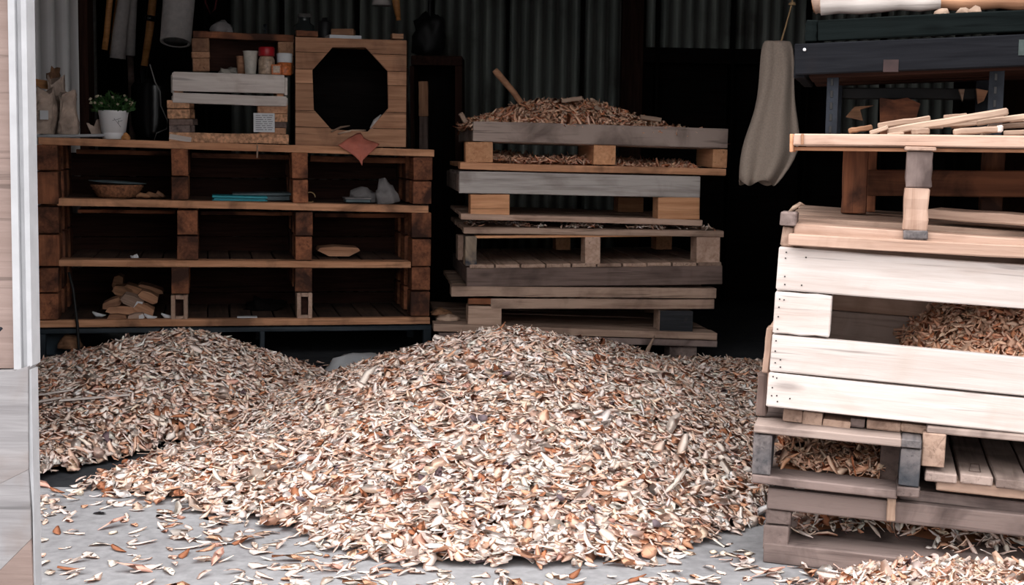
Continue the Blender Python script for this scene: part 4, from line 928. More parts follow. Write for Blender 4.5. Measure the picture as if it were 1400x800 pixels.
for j in range(len(rows) - 1):
    for i in range(nu): Fc.append((j * nu + i, j * nu + (i + 1) % nu, (j + 1) * nu + (i + 1) % nu, (j + 1) * nu + i))
Fc.append(tuple(range(nu)))
me = bpy.data.meshes.new('canvas'); me.from_pydata(V, [], Fc); me.update()
for p_ in me.polygons: p_.use_smooth = True
o = link('cloth', me, M['canvas'], hb.o); o.modifiers.new('smooth', 'SUBSURF').render_levels = 1; o.modifiers.new('thickness', 'SOLIDIFY').thickness = .003
link('string', tube_mesh([hb.P(1066, 64, -.02), hb.P(1073, 40), hb.P(1083, 4), hb.P(1087, -60), hb.P(1087, -200)], .0035, 6), M['string'], hb.o)
link('string_knot', lump_mesh(.014, .012, .014, .3, 2, 3, 2), M['string'], hb.o, loc=hb.P(1083, 7))

# ================================================================== RIGHT STACK
G = Frame(1045, 780, 3.12, -14)
def rp(name, label, cat, px, py, yo=0, group=None):
    p_ = G.pt(px, py, yo); return Thing(name, label, cat, G, (p_.x, yo, max(0, p_.z)), group)
XR = G.pt(1045, 700).x + 1.12     # hidden right ends
def ext(x0, y0, x1, y1, X=1640):  # carry a measured edge on past the picture's right edge
    return X, y0 + (y1 - y0) * (X - x0) / (x1 - x0)
q1 = rp('pallet', 'weathered bottom pallet of the right stack, resting on the concrete', 'pallet', 1045, 780, 0, 'pallets in the right stack')
a = q1.P(1043, 770)
bp_ = [q1.box('bottom_board', (a.x + .475, .055, .0225), (.95, .11, .045), M['mauve'])] + q1.planks('bottom_plank', a.x, a.x + .95, .12, .88, .040, .040, .02, 5, M['mauve'], 'x', .012)
Tz = Matrix.Translation((a.x, 0, 0)) @ Matrix.Rotation(R(-7), 4, 'Z') @ Matrix.Translation((-a.x, 0, 0))
for o in bp_: o.matrix_basis = Tz @ o.matrix_basis
q1.brd('block', 1047, 698, 1081, 701, 18, .13, .004, M['mauve']); q1.brd('block', 1045, 718, 1079, 721, 33, .13, .0, M['mauve'])
q1.brd('block', 1047, 697, 1081, 700, 52, .13, .4, M['mauve']); q1.brd('block', 1300, 735, 1335, 737, 40, .12, .55, M['darkwood'])
X1, Y1 = ext(1050, 667, 1400, 705)
q1.brd('stringer_board', 1050, 667.5, X1, Y1, 29, .03, -.004, M['mauve'])
X1, Y1 = ext(1256, 671.5, 1400, 687); q1.brd('top_board', 1230, 668.5, X1, Y1, 16, .10, .03, M['mauve'])
a, b_ = q1.P(1052, 666), q1.P(1400, 700); sl = (b_.z - a.z) / (b_.x - a.x)
q1.planks('top_board', a.x, a.x + .95, .14, .88, a.z - .01, a.z - .01 + sl * .95, .02, 5, M['mauve'], 'x', .02)
q1.brd('nail_strip', 1213, 681, 1225, 682, 32, .012, -.017, M['stick'])
q2 = rp('small_pallet', 'small blue-stained box pallet full of chips, under the white crate', 'pallet', 1032, 660, 0, 'pallets in the right stack')
q2.brd('bottom_board', 1028, 648.5, 1227, 671.5, 12, .10, -.03, M['mauve']); a, b_ = q2.P(1030, 648), q2.P(1226, 671)
q2.planks('bottom_plank', a.x, b_.x + .05, .07, .8, a.z, b_.z - .006, .016, 6, M['grey'], 'x', .006)
q2.brd('block', 1030, 594, 1055, 596, 55, .13, -.028, M['blueblock']); q2.brd('block', 1233, 613, 1261, 616, 51, .22, -.028, M['blueblock']); q2.brd('block', 1226, 666, 1258, 669, 13, .1, -.036, M['mauve'])
q2.brd('block', 1034, 594, 1055, 596, 50, .13, .35, M['blueblock']); q2.brd('side_board', 1206, 606, 1233, 609, 55, .5, .10, M['darkgrey'])
q2.brd('top_board', 1031, 580.5, 1233, 600, 11.5, .11, -.034, M['grey']); q2.brd('top_board', 1233, 600, 1261, 602.5, 11.5, .11, -.034, M['blueblock'])
a, b_ = q2.P(1032, 579.5), q2.P(1260, 601.5)
q2.planks('deck_plank', a.x, b_.x, .085, .80, a.z, b_.z, .018, 5, M['mauve'], 'x', .01)
for (xa, ya, xb, yb, h_) in ((1072, 560, 1098, 562.5, 17), (1099, 562, 1126, 565, 19), (1126, 572, 1164, 577, 13), (1164, 571, 1184, 573.5, 12), (1185, 573.5, 1232, 579, 12), (1233, 579, 1268, 583.5, 11), (1184, 587, 1200, 589, 9), (1202, 587, 1261, 594, 13)):
    q2.brd('spacer', xa, ya, xb, yb, h_, .5, .03 + (.02 if ya > 585 else 0), random.choice((M['mauve'], M['tan'])))
q3 = rp('pallet', 'grey pallet on the right side of the stack below the white crate', 'pallet', 1270, 675, 0, 'pallets in the right stack')
X1, Y1 = ext(1268, 583.5, 1400, 595); q3.brd('top_board', 1268, 583.5, X1, Y1, 9, .12, -.01, M['grey']); a, b_ = q3.P(1268, 584), q3.P(1400, 595)
q3.planks('deck_board', a.x, a.x + .8, .115, .8, a.z, a.z + (b_.z - a.z) / (b_.x - a.x) * .8, .018, 5, M['grey'], 'x', .02)
q3.brd('block', 1263, 592.5, 1295, 595, 46, .14, -.012, M['tan'])
a, b_ = q3.P(1263, 640.5), q3.P(1400, 655); sl = (b_.z - a.z) / (b_.x - a.x)
q3.planks('bottom_plank', a.x, a.x + .72, -.02, .75, a.z, a.z + sl * .72, .02, 10, M['grey'], 'y', .006)
X1, Y1 = ext(1281, 656, 1400, 668); q3.brd('under_board', 1281, 656.5, X1, Y1, 15, .11, -.008, M['tan'])
mk = [q3.P(px, py, -.02) for px, py in ((1322, 648), (1326, 640), (1338, 641.5), (1337, 649))]   # mark burnt in a plank top
def deck3(px, yo):
    c_ = G.pt(px, 640, yo).x - q3.b.x; return Vector((c_, yo - q3.b.y, a.z + sl * (c_ - a.x) + .0008))
link('burnt_mark', tube_mesh([deck3(1325, .02), deck3(1327, .10), deck3(1338, .10), deck3(1341, .02), deck3(1325, .02)], .0008, 5), M['darkgrey'], q3.o)

# white crate
wc = rp('white_crate', 'large raw white plank crate with an open slot showing chips', 'crate', 1050, 558)
for (xa, ya, xb, yb, h_) in ((1065, 338, 1400, 362, 60), (1056, 457, 1400, 489, 51.5), (1051, 509.5, 1400, 545, 48)):
    X1, Y1 = ext(xa, ya, xb, yb); wc.brd('front_board', xa, ya, X1, Y1, h_, .024, 0, M['white'])
wc.brd('corner_block', 1060, 398.5, 1138, 404, 57, .10, .002, M['white'])
tl, bl_ = wc.P(1065, 340), wc.P(1051, 556)
sl = (wc.P(1400, 489).z - wc.P(1056, 457).z) / (wc.P(1400, 489).x - wc.P(1056, 457).x)
for k in range(4):
    z_ = bl_.z + (tl.z - bl_.z) * (k + .5) / 4; wc.box('side_board', (tl.x + .012 - .02 * (k < 2), .40, z_), (.022, .72, (tl.z - bl_.z) / 4 - .004), M['pine'])
    wc.box('side_board', (tl.x + .90, .40, z_ + sl * .9), (.022, .72, (tl.z - bl_.z) / 4 - .004), M['pine'])
Rs = Matrix.Rotation(-math.atan(sl), 4, 'Y')
for k in range(4):
    z_ = bl_.z + (tl.z - bl_.z) * (k + .5) / 4; wc.box('back_board', (tl.x + .45, .47, z_ + sl * .45), (.92, .022, (tl.z - bl_.z) / 4 - .003), M['pine'] if k > 1 else M['grey'], Rs)
wc.planks('floor_board', tl.x + .02, tl.x + .9, .03, .76, bl_.z + .012, bl_.z + .012 + sl * .9, .012, 5, M['pine'], 'x', .004)
wc.brd('side_batten', 1048, 448, 1057, 449, 62, .05, .02, M['pine']); wc.brd('side_batten', 1036, 512, 1050, 513, 56, .06, .05, M['darkgrey'])
nm = lathe_mesh([(.0018, 0), (.0018, .001), (.0008, .0016)], 6)
for (px, py) in ((1075, 345), (1074, 353), (1073, 378), (1073, 389), (1102, 352), (1096, 390), (1066, 409), (1065, 420), (1064, 433), (1063, 450), (1072, 410), (1061, 466), (1060, 480), (1067, 492), (1067, 502), (1060, 496), (1057, 515), (1056, 530), (1055, 541), (1062, 517), (1062, 541), (1080, 545), (1063, 549)):
    p_ = wc.P(px, py, 0); o = link('nail', nm, M['black'], wc.o, loc=(p_.x, p_.y - .0006, p_.z), rot=(R(90), 0, 0))
zs = wc.b.z + wc.P(1138, 460, .03).z; xs0 = G.pt(1235, 480).x
def h_cr(X, Y):
    u = (X - xs0) / .30
    return np.where((Y > .03) & (Y < .44), np.clip((.035 + .13 * np.clip(u, -.2, 1.2) + .05 * np.clip(Y / .4, 0, 1) * np.clip(u * 3, 0, 1)) * (.25 + .75 * np.clip((Y - .03) / .16, 0, 1)) - .035 + .012 * vnoise(X, Y, 18, 6), -.05, .25), -.1)
chip_heap('shavings_heap', 'heap of brown shavings inside the large white crate', 'shavings', h_cr, (xs0 - .04, xs0 + .62, .035, .43), 4200, G.M @ Matrix.Translation((0, 0, zs - .035)) @ Matrix.Rotation(-math.atan(sl) * .6, 4, 'Y'), Lm=.028, Wm=.013, tilt=.55, emin=0, tone=(.92, .70, .56))
z_ = G.pt(1100, 640, .1).z
chip_heap('shavings_layer', 'chips filling the small blue-stained pallet', 'shavings', lambda X, Y: .022 + .018 * vnoise(X, Y, 16, 5) + .05 * np.clip((Y - .05) / .5, 0, 1), (G.pt(1060, 640).x, G.pt(1205, 650).x, .08, .62), 1700, G.M @ Matrix.Translation((0, 0, z_ - .008)) @ Matrix.Rotation(.06, 4, 'Y'), Lm=.036, Wm=.014, tilt=.7, tone=(.84, .66, .54))
z_ = .04
chip_heap('shavings_layer', 'chips strewn on the bottom pallet of the right stack', 'shavings', lambda X, Y: .016 * vnoise(X, Y, 13, 9) + .06 * np.clip((Y - .03) / .6, 0, 1) + .006, (G.pt(1085, 740).x, G.pt(1420, 740).x + .1, .03, .8), 1700, G.M @ Matrix.Translation((0, 0, z_)), Lm=.042, Wm=.013, tilt=.7)
z_ = G.pt(1300, 648, .15).z
chip_heap('shavings_layer', 'a few pale chips on the grey pallet right of the blue-stained one', 'shavings', lambda X, Y: -.012 + .016 * vnoise(X, Y, 16, 2) + .08 * np.clip((Y - .15) / .5, 0, 1) * np.clip((X - G.pt(1300, 640).x) / .2, 0, 1), (G.pt(1303, 640).x, G.pt(1440, 640).x, .10, .7), 420, G.M @ Matrix.Translation((0, 0, z_ - .016)) @ Matrix.Rotation(.08, 4, 'Y'), Lm=.05, Wm=.014, tilt=.6, core=False)

# pallet on top of the crate
q4 = rp('pallet', 'low pine pallet lying on top of the white crate', 'pallet', 1080, 338, 0, 'pallets in the right stack')
X1, Y1 = ext(1078, 319.5, 1400, 336); q4.brd('lead_board', 1078, 319.5, X1, Y1, 17, .10, -.03, M['pine'])
X1, Y1 = ext(1086, 306, 1400, 327); q4.brd('lead_board', 1086, 306, X1, Y1, 16, .11, .0, M['pine'])
q4.brd('corner_block', 1067, 290, 1089, 291, 19, .10, -.01, M['mauve']); q4.brd('corner_block', 1070, 310, 1086, 312, 27, .08, .01, M['tan'])
a, b_ = q4.P(1088, 303), q4.P(1400, 323); sl4 = (b_.z - a.z) / (b_.x - a.x)
q4.planks('deck_board', a.x - .03, a.x + .9, .115, .85, a.z + .006, a.z + .006 + sl4 * .93, .02, 5, M['tan'], 'x', .008)
_z4 = (q4.b.z + a.z + .006, q4.b.x + a.x)
def z4(x): return _z4[0] + sl4 * (x - _z4[1])
x_ = G.pt(1360, 312, .1).x
o = link('loose_plank', board_mesh(.32, .14, .022), M['tan'], None, G.M @ Matrix.Translation((x_ + .03, .16, z4(x_) + .022)) @ Matrix.Rotation(-math.atan(sl4), 4, 'Y') @ Matrix.Rotation(R(-14), 4, 'Z')); tag(o, 'loose grey plank lying on the pine pallet under the table', 'plank')
x_ = G.pt(1090, 292, .1).x
o = link('bark_curl', tube_mesh([(-.016, 0, .0), (-.005, .0, .010), (.008, .0, .019), (.016, .01, .016)], [.003, .0055, .0045, .0015], 7), M['stick'], None, G.M @ Matrix.Translation((x_, .06, z4(x_) + .012))); tag(o, 'curled bark sliver on the left end of the pine pallet', 'bark')
# table made of pallet wood
tb = rp('pallet_table', 'rough pine table top on a post, standing on the pine pallet', 'table', 1090, 318)
X1, Y1 = ext(1085, 182.5, 1400, 185.5); tb.brd('edge_board', 1085, 182.5, X1, Y1, 16.5, .03, -.008, M['pine'])
tb.brd('edge_board', 1080, 183, 1085, 183, 25, .12, -.002, M['shelf_edge'])
tb.brd('edge_batten', 1095, 183, 1099, 183, 15, .006, -.0145, M['box'])
a, b_ = tb.P(1083, 183), tb.P(1400, 186); slt = (b_.z - a.z) / (b_.x - a.x)
tb.planks('top_board', a.x, a.x + .95, .025, .85, a.z - .001, a.z - .001 + slt * .95, .022, 6, M['pine'], 'x', .006)
tb.brd('under_board', 1082, 201, 1640, 206, 5, .07, .03, M['shelf_edge'])
tb.brd('post_cap', 1237, 200, 1280, 201, 5.5, .09, -.016, M['pine']); tb.brd('post', 1240.5, 206.5, 1276, 207, 50, .075, -.005, M['mauve'])
tb.brd('post', 1237, 257, 1271, 258, 58, .07, -.012, M['pine']); tb.brd('post_foot', 1235.5, 314.5, 1269.5, 315.5, 12.5, .07, -.013, M['blueblock'])
zt0 = tb.b.z + a.z; _xt = tb.b.x + a.x
def ztab(x): return zt0 + slt * (x - _xt)
def zd(x): return z4(x)
for (xa, xb, yo) in ((1153, 1188, .42), (1188, 1200, .60), (1345, 1375, .66)):
    p0, p1_ = tb.P(xa, 208, yo), tb.P(xb, 208, yo); zf = z4(p0.x + tb.b.x) - tb.b.z; ztp = a.z - .03 + slt * (p0.x - a.x)
    tb.box('rear_post', ((p0.x + p1_.x) / 2, yo - tb.b.y + .04, (zf + ztp) / 2), (p1_.x - p0.x, .08, ztp - zf), M['shelf'])
tb.brd('cross_board', 1186, 232, 1480, 235, 36, .03, .56, M['shelf'])
# split sticks on the table
sticks = [(1200, 172, 1272, 162, 8, .10, 'pale split stick rising to the right at the left of the heap'), (1213, 180, 1378, 152, 10, .05, 'longest split stick, slanting across the heap on the table'), (1303, 181, 1370, 176, 8.5, .02, 'split stick with a clean white sawn end at the table edge'), (1160, 179, 1193, 174, 7, .06, 'short barky stick at the far left of the heap'),
          (1246, 180, 1271, 179.5, 9, .03, 'stubby pale stick below the longest one'), (1290, 160, 1322, 157, 5, .16, 'thin stick lying on top at the back of the heap'), (1335, 168, 1440, 155, 8, .08, 'split stick under the upper end of the longest one'), (1350, 174, 1440, 169, 7, .10, 'split stick in the middle layer at the right'),
          (1372, 182, 1440, 179, 7, .04, 'split stick low at the table edge, running out of view'), (1189, 182, 1214, 174, 6, .04, 'little flat splinter tilted beside the barky stick'), (1213, 184.5, 1236, 182, 4, .015, 'smallest flat splinter at the table edge'), (1268, 172, 1335, 168, 7, .12, 'split stick buried under the longest one'), (1380, 165, 1440, 160, 6, .14, 'topmost split stick at the right of the heap'),
          (1225, 176, 1290, 173, 5, .09, 'narrow stick in the second row behind the longest one'), (1300, 173, 1352, 166, 6, .13, 'stick wedged behind the upper half of the longest one'), (1340, 182.5, 1366, 178, 5, .045, 'short stick behind the sawn-ended one'), (1318, 162, 1372, 160, 5, .18, 'rearmost thin stick at the back of the heap')]
for q, (xa, ya, xb, yb, w_, yo, lb) in enumerate(sticks):
    p0, p1_ = G.pt(xa, ya, yo), G.pt(xb, yb, yo); d = p1_ - p0; L = d.length
    zc = max((p0.z + p1_.z) / 2 - .0, ztab((p0.x + p1_.x) / 2) + .004); c_ = (p0 + p1_) / 2
    wm = w_ / (FPX / 3.1)
    T_ = Thing('split_stick', lb, 'stick', G, (c_.x, yo, c_.z), 'split sticks on the pine table')
    Rm = Matrix.Rotation(-math.atan2(d.z, d.x), 4, 'Y') @ Matrix.Rotation(random.uniform(-.12, .12), 4, 'Z')
    box('stick', T_.o, Vector((0, 0, 0)), (L, wm * 1.6, wm), M['bark'] if q == 3 else M['stick'], Rm, ch=wm * .25, jit=.004, nst=5)
    if q == 2: box('sawn_end', T_.o, Rm @ Vector((L / 2 - .005, -.0005, 0)), (.012, wm * 1.64, wm * 1.04), M['whitepaint'], Rm)
# painted crates on a slotted steel rack standing at the back of the table
RY = .30
rk = Thing('steel_rack', 'grey slotted-steel rack legs standing on the table behind the sticks', 'rack', G, (G.pt(1139, 178, RY).x, RY, ztab(G.pt(1139, 178, RY).x)))
for (xa, xb, yt) in ((1131, 1147, 104), (1353, 1374, 96)):
    p0, p1_ = rk.P(xa, yt, RY), rk.P(xb, yt, RY); zb = ztab(p0.x + rk.b.x) - rk.b.z + .001
    for yy in (0, .42):
        up = rk.box('upright', ((p0.x + p1_.x) / 2, yy + .004, (p0.z + zb) / 2), (p1_.x - p0.x, .004, p0.z - zb), M['slotsteel'], ch=.0005, jit=0)
        rk.box('upright_flange', (p1_.x - .002, yy + .024, (p0.z + zb) / 2), (.004, .036, p0.z - zb), M['slotsteel'], ch=.0005, jit=0)
        if yy == 0:
            for k in range(5):
                z_ = zb + (p0.z - zb) * (k + .5) / 5; rk.box('slot', ((p0.x + p1_.x) / 2 - .002, yy + .0012, z_), (.006, .002, .016), M['black'], ch=.0003, jit=0)
p0 = rk.P(1131, 104, RY); p1_ = rk.P(1374, 96, RY)
rk.box('cross_rail', ((p0.x + p1_.x) / 2, .45, (p0.z + p1_.z) / 2 - .03), (p1_.x - p0.x, .02, .03), M['black'])
pc = Thing('painted_crate', 'blue-black painted plank frame on the slotted-steel rack', 'crate', G, (G.pt(1087, 103, RY - .04).x, RY - .04, G.pt(1087, 103, RY - .04).z))
X1, Y1 = ext(1086, 59.5, 1400, 46.5, 1560)
pc.brd('front_board', 1086, 59.5, X1, Y1, 43.5, .026, RY - .04, M['bluepaint']); pc.brd('back_board', 1090, 66, 1500, 52, 40, .026, RY + .46, M['bluepaint'])
a, b_ = pc.P(1086, 60, RY - .04), pc.P(1400, 46.5, RY - .04); slc = (b_.z - a.z) / (b_.x - a.x)
pc.box('side_board', (a.x + .013, .26, a.z - .04), (.026, .49, .075), M['bluepaint'])
pc.planks('base_board', a.x + .03, a.x + .72, .03, .5, a.z - .060, a.z - .060 + slc * .7, .016, 4, M['darkwood'], 'x', .01)
nm2 = lathe_mesh([(.004, 0), (.004, .002), (.001, .003)], 8); p_ = pc.P(1100, 68, RY - .04); link('screw_head', nm2, M['paper'], pc.o, loc=(p_.x, -.001, p_.z), rot=(R(90), 0, 0))
p_ = pc.P(1218, 90, RY - .04); link('painted_mark', board_mesh(.034, .001, .028, .0002, 0, 1), plain('dull_red_smear', (.040, .020, .020, 1), .8, 0, 30, .4), pc.o, loc=(p_.x, -.0012, p_.z))
p_ = pc.P(1397, 65, RY - .04); link('painted_mark', board_mesh(.014, .001, .035, .0002, 0, 1), plain('pale_green_smear', (.055, .075, .072, 1), .8, 0, 30, .4), pc.o, loc=(p_.x, -.0012, p_.z))
U = RY + .02
pg = Thing('painted_crate', 'green-black painted plank frame stacked on the blue-black one', 'crate', G, (G.pt(1103, 57, U).x, U, G.pt(1103, 57, U).z))
X1, Y1 = ext(1118, 27.5, 1400, 13.5, 1560); pg.brd('front_board', 1118, 27.5, X1, Y1, 29.5, .026, U, M['greenpaint']); pg.brd('corner_post', 1102, 27, 1118, 27.5, 29.5, .03, U + .002, M['greenpaint'])
a, b_ = pg.P(1103, 27.5, U), pg.P(1400, 13.5, U); slg = (b_.z - a.z) / (b_.x - a.x)
pg.planks('base_board', a.x + .02, a.x + .72, .03, .42, a.z - .002, a.z - .002 + slg * .7, .014, 4, M['darkwood'], 'x', .01); pg.box('side_board', (a.x + .013, .25, a.z - .03), (.024, .44, .05), M['greenpaint'])
def logm(xa, ya, ra, xb, yb, rb, yo, name, label, cat, mat, endm):
    p0, p1_ = G.pt(xa, ya, yo), G.pt(xb, yb, yo); c_ = (p0 + p1_) / 2; T_ = Thing(name, label, cat, G, c_); s2 = FPX / 3.3
    pts = [p0 - c_ + (p1_ - p0) * k / 6 + Vector((0, 0, .003 * math.sin(k * 2.1))) for k in range(7)]
    link('roll', tube_mesh(pts, [(ra + (rb - ra) * k / 6) / s2 * (1 + .04 * math.sin(k * 3)) for k in range(7)], 18), mat, T_.o)
    e_ = (p1_ - p0).normalized(); link('end_face', tube_mesh([pts[0] - e_ * .002, pts[0] + e_ * .002], (ra - 3) / s2, 18), endm, T_.o)
    return T_
logm(1122, 3, 19, 1286, 2, 11, U + .10, 'birch_log', 'whitish barked log lying on top of the painted frames', 'log', M['whitepaint'], M['tan'])
logm(1262, 5, 10, 1420, -2, 15, U + .15, 'brown_log', 'orange-brown log at the right on the painted frames', 'log', M['box'], M['orange'])
logm(1112, 9, 12, 1200, -12, 10, U + .22, 'small_log', 'small brown log behind the whitish log', 'log', M['tan'], M['bark'])
for q, (px, py) in enumerate(((1288, 13), (1318, 12), (1333, 11))):
    o = link('wood_wedge', lump_mesh(.018, .014, .016, .5, 2, 60 + q, 2), M['stick'], None, G.M @ Matrix.Translation((G.pt(px, py, U + .05).x, U + .05, pg.b.z + a.z + slg * (G.pt(px, py, U + .05).x - pg.b.x - a.x)))); tag(o, ('pale chip beside the whitish log tip on the painted frames', 'first pale chip below the orange-brown log', 'second pale chip below the orange-brown log')[q], 'chip')
# things at the back of the table
x_ = G.pt(1231, 168, .62).x
T_ = Thing('wood_stump', 'upright brown split stump behind the sticks on the table', 'stump', G, (x_, .62, ztab(x_)))
q0 = [(1203, 185), (1203, 134), (1222, 137), (1240, 134), (1258, 142), (1253, 160), (1248, 185)]; pp = [T_.P(px, py, .62) for px, py in q0]
link('stump', prism_mesh([(v.x, max(v.z, .001)) for v in pp], -.02, .10), M['shelf'], T_.o)
for q, (pts, lb) in enumerate((([(1311, 122), (1319, 122), (1316, 139)], 'pale pointed offcut hanging behind the stick heap'), ([(1335, 121), (1351, 124), (1345, 138), (1337, 142)], 'brown wedge offcut near the right rack leg'), ([(1156, 160), (1168, 146), (1195, 144), (1176, 150), (1180, 165)], 'bent brown bark left of the split stump'))):
    yo = .66 if q == 2 else .70; v = [G.pt(px, py, yo) for px, py in pts]; o = link('wood_offcut', prism_mesh([(w.x, w.z) for w in v], yo, yo + .03), (M['stick'], M['box'], M['bark'])[q], None, G.M); tag(o, lb, 'offcut')

# ================================================================== CHIP PILES ON THE FLOOR
def blob(X, Y, cx, cy, h, rl, rr, rf, rb, p=1.0, soft=.01):
    dx = (X - cx) / np.where(X < cx, rl, rr); dy = (Y - cy) / np.where(Y < cy, rf, rb)
    r_ = np.sqrt(dx * dx + dy * dy + soft); t = np.clip(1.005 - r_, 0, None); return h * t ** p
def gully(X, Y):          # bare strip of dark floor between the two piles, along the edge of the concrete
    (ax, ay), (bx, by) = (-1.32, 3.56), (-.98, 4.22)
    t = np.clip(((X - ax) * (bx - ax) + (Y - ay) * (by - ay)) / ((bx - ax) ** 2 + (by - ay) ** 2), 0, 1)
    d = np.hypot(X - ax - t * (bx - ax), Y - ay - t * (by - ay)); return .10 * np.clip(1.35 - d / .075, 0, 1)
def h_main(X, Y):
    a = blob(X, Y, .02, 4.60, .405, 1.06, .93, 1.68, 1.15, 1.0, .05)
    b = blob(X, Y, .8, 5.45, .085, .9, .8, 1.7, .75, .8)
    c = blob(X, Y, .20, 5.35, .245, .50, .80, 1.2, .8, .9, .06)
    e = blob(X, Y, -.55, 3.95, .11, .75, .6, .55, .8, .9)
    h = np.maximum.reduce([a, b, c, e]); s = .5 * (np.maximum(a, c) + np.maximum(b, e))
    hh = np.maximum(h, s * 1.0) + .011 * vnoise(X, Y, 9, 1) + .006 * vnoise(X, Y, 24, 2)
    return hh - .006 - gully(X, Y)
def h_left(X, Y):
    a = blob(X, Y, -1.2, 5.15, .272, .87, .68, 1.32, .62, .95, .03)
    b = blob(X, Y, -1.33, 4.3, .10, .7, .52, .62, .8, .8)
    a = np.where((X < -1.23) & (Y < 3.79), -.03, a); b = np.where((X < -1.23) & (Y < 3.79), -.03, b)      # ends at the front wall
    return np.maximum(a, b) + .009 * vnoise(X, Y, 9, 21) + .005 * vnoise(X, Y, 25, 22) - .006 - gully(X, Y)
cG = G.I
def keep_main(X, Y): return h_main(X, Y)
def fringe(X, Y, Hh):     # thinning fringe where single chips lie on the floor around the heap
    return np.where((Hh > -.004) & (Hh <= .012), .10, 0)
def h_main_c(X, Y):
    h = h_main(X, Y)
    gx = G.I[0][0] * X + G.I[0][1] * Y + G.I[0][3]; gy = G.I[1][0] * X + G.I[1][1] * Y + G.I[1][3]
    h = np.where((gx > -.035) & (gy > -.03) & (gx < 1.2) & (gy < .95), np.minimum(h, -.02), h)      # stops at the right stack
    cx = C.I[0][0] * X + C.I[0][1] * Y + C.I[0][3]; cy = C.I[1][0] * X + C.I[1][1] * Y + C.I[1][3]
    h = np.where((cy > .10) & (cx > -.2), -.02, h)
    return h
chip_heap('chip_pile', 'large central pile of pale wood chips spreading over the floor', 'pile', h_main_c, (-1.45, 1.75, 3.05, 6.2), 46000, None, Lm=.041, Wm=.0215, tilt=.28, lift=.014, edge=fringe)
chip_heap('chip_pile', 'smaller pile of wood chips at the left before the shelf', 'pile', h_left, (-2.15, -.42, 3.6, 5.85), 15500, None, Lm=.041, Wm=.021, tilt=.29, lift=.014, edge=fringe)
def h_corner(X, Y): return np.where(G.I[1][0] * X + G.I[1][1] * Y + G.I[1][3] > -.012, -.03, blob(X, Y, .98, 2.86, .062, .40, .5, .26, .3, .8) + .008 * vnoise(X, Y, 14, 31) - .005)
chip_heap('chip_pile', 'low spill of white chips in front of the bottom right pallet', 'pile', h_corner, (.5, 1.5, 2.45, 3.12), 3600, None, Lm=.042, Wm=.020, tilt=.38, lift=.01, edge=fringe)

# loose chips on the open concrete, each a thing of its own
gens = []; gcol = []
for q in range(28):
    V, c_ = chip_arrays(1, np.array([[0, 0, 1.0]]), .044, .019, .10, cs=.3)
    V[0, :, 2] -= V[0, :, 2].min()
    if q == 0: c_[:] = (.05, .05, .06)
    gens.append(chip_mesh(V, c_)); gens[-1]['q'] = q; gcol.append(c_[0][2] > .6)
cnt = 0; tries = 0
while cnt < 285 and tries < 20000:
    tries += 1
    px, py = random.uniform(50, 1400), random.uniform(650, 812); Yd = None
    d = ray(px, py); t = -CAM.z / d.z; P_ = CAM + d * t
    hm = float(max(h_main_c(np.array([P_.x]), np.array([P_.y]))[0], h_left(np.array([P_.x]), np.array([P_.y]))[0], h_corner(np.array([P_.x]), np.array([P_.y]))[0]))
    if hm > .006: continue
    g_ = G.I @ P_
    if g_.x > -.03 and -.02 < g_.y < 1: continue
    near = min(1, max(0, (hm + .03) / .03)) if hm < 0 else 1
    if random.random() > .35 + .5 * (px > 330) * (py > 730) + .2 * (py < 720): continue
    o = link('wood_chip', gens[0 if cnt == 0 else random.randrange(1, 28)], None, None, Matrix.Translation((P_.x, P_.y, .0005)) @ Matrix.Rotation(random.uniform(0, 6.28), 4, 'Z'))
    if cnt == 0:
        o.location = at(137, 723, 3.45); o.location.z = .001; tag(o, 'single black chip lying alone on the concrete at the left', 'chip')
    else:
        br_ = gcol[int(o.data['q'])]
        tag(o, 'pale cream wood chip lying loose on the open floor' if br_ else 'tan or brown wood chip lying loose on the open floor', 'chip', 'pale loose chips on the open floor' if br_ else 'brown loose chips on the open floor')
    cnt += 1
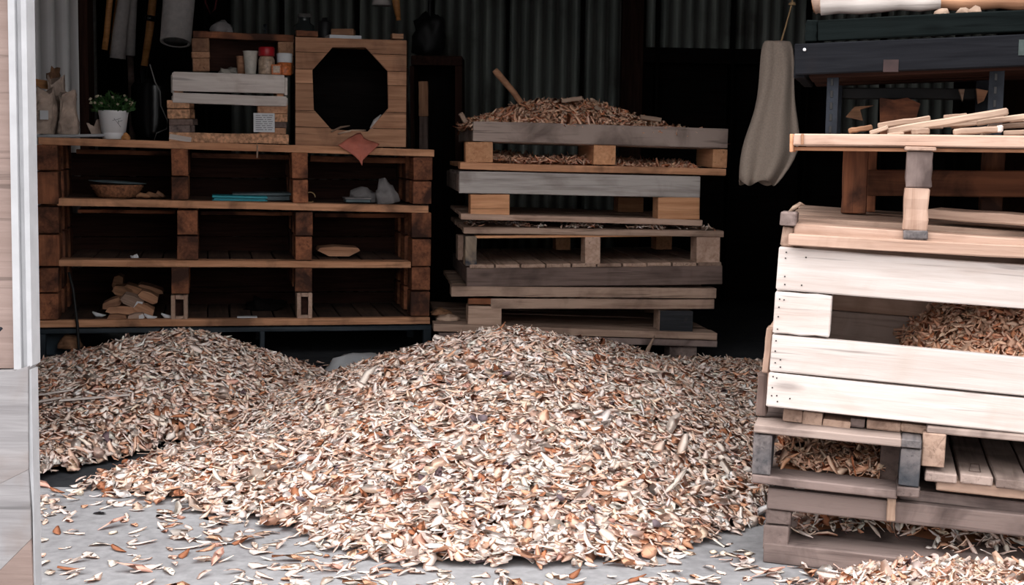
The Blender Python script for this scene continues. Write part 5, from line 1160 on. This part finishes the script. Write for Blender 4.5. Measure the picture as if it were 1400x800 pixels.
# chips that stand out on the piles
def on_pile(px, py, hf):
    d = ray(px, py); t = 2.6 / d.y
    for k in range(900):
        P_ = CAM + d * t
        if P_.z <= max(0, float(hf(np.array([P_.x]), np.array([P_.y]))[0])) + .008: return P_
        t += .005 / d.y
    return None
dark = [(693, 514, 'grey-brown round chip high on the central pile'), (646, 575, 'round grey chip near the middle of the central pile, left of a brown one'), (660, 574, 'red-brown chip touching the round grey chip on the central pile'), (628, 629, 'black chip below the middle of the central pile'), (437, 700, 'black round chip low on the left flank of the central pile'), (412, 686, 'grey-black chip beside the black one on the left flank'), (578, 672, 'mauve-grey chip low in the middle of the central pile'), (764, 683, 'mauve chip low right of centre on the central pile'), (806, 698, 'reddish mauve chip at the lower right of the central pile'), (834, 646, 'dark chip on the right half of the central pile'), (817, 617, 'blackish chip right of centre on the central pile'), (895, 718, 'grey chip at the lower right edge of the central pile'), (375, 643, 'dark chip on the far left flank of the central pile'), (228, 545, 'dark brown chip in the middle of the left pile'), (305, 546, 'brown chip toward the right end of the left pile')]
for px, py, lb in dark:
    hf = h_left if px < 330 else h_main_c
    P_ = on_pile(px, py, hf)
    if P_ is None: continue
    me = lump_mesh(.0135, .0115, .005, .45, 1.8, px, 2, flat=False); me.materials.append(M['purplebark'] if 'mauve' in lb or 'grey' in lb else M['darkgrey'])
    o = link('bark_chip', me, None, None, Matrix.Translation(P_ + Vector((0, -.012, .004))) @ Euler((R(35), R(random.uniform(-20, 20)), random.uniform(0, 3))).to_matrix().to_4x4()); tag(o, lb, 'chip')
pale = [(985, 615, 'large pale chip on the shaded right flank, beside the pallet'), (933, 615, 'long white chip on the shaded right flank of the central pile'), (990, 643, 'pair-topped white chip lowest on the shaded right flank'), (888, 510, 'flat white chip near the back right of the central pile'), (918, 585, 'curled white chip high on the shaded right flank'), (920, 668, 'oval pale chip below the long white chip on the right flank'), (500, 520, 'white chip on the left shoulder of the central pile'), (782, 562, 'square white chip on the upper right of the central pile')]
for px, py, lb in pale:
    P_ = on_pile(px, py, h_main_c)
    if P_ is None: continue
    V, c_ = chip_arrays(1, np.array([[0, -.5, .85]]), .085, .028, .15); c_[:] = (.84, .76, .68)
    o = link('large_chip', chip_mesh(V, c_), None, None, Matrix.Translation(P_ + Vector((0, -.01, .012)))); tag(o, lb, 'chip')
for q, (xa, ya, xb, yb, w_, lb) in enumerate(((82, 552, 178, 544, 9, 'long white lath lying across the left pile'), (50, 545, 100, 537, 10, 'broad pale shaving behind the white lath on the left pile'), (40, 556, 84, 548, 7, 'short white shaving at the left end of the white lath'))):
    A_, B_ = on_pile(xa, ya, h_left), on_pile(xb, yb, h_left)
    if A_ is None or B_ is None: continue
    A_.z += .01; B_.z += .01; d = B_ - A_; L = d.length; me = board_mesh(L, .022, .004, .001, .001, 4)
    o = link('lath', me, M['whitepaint'], None, Matrix.Translation((A_ + B_) / 2) @ d.to_track_quat('X', 'Z').to_matrix().to_4x4()); tag(o, lb, 'lath')
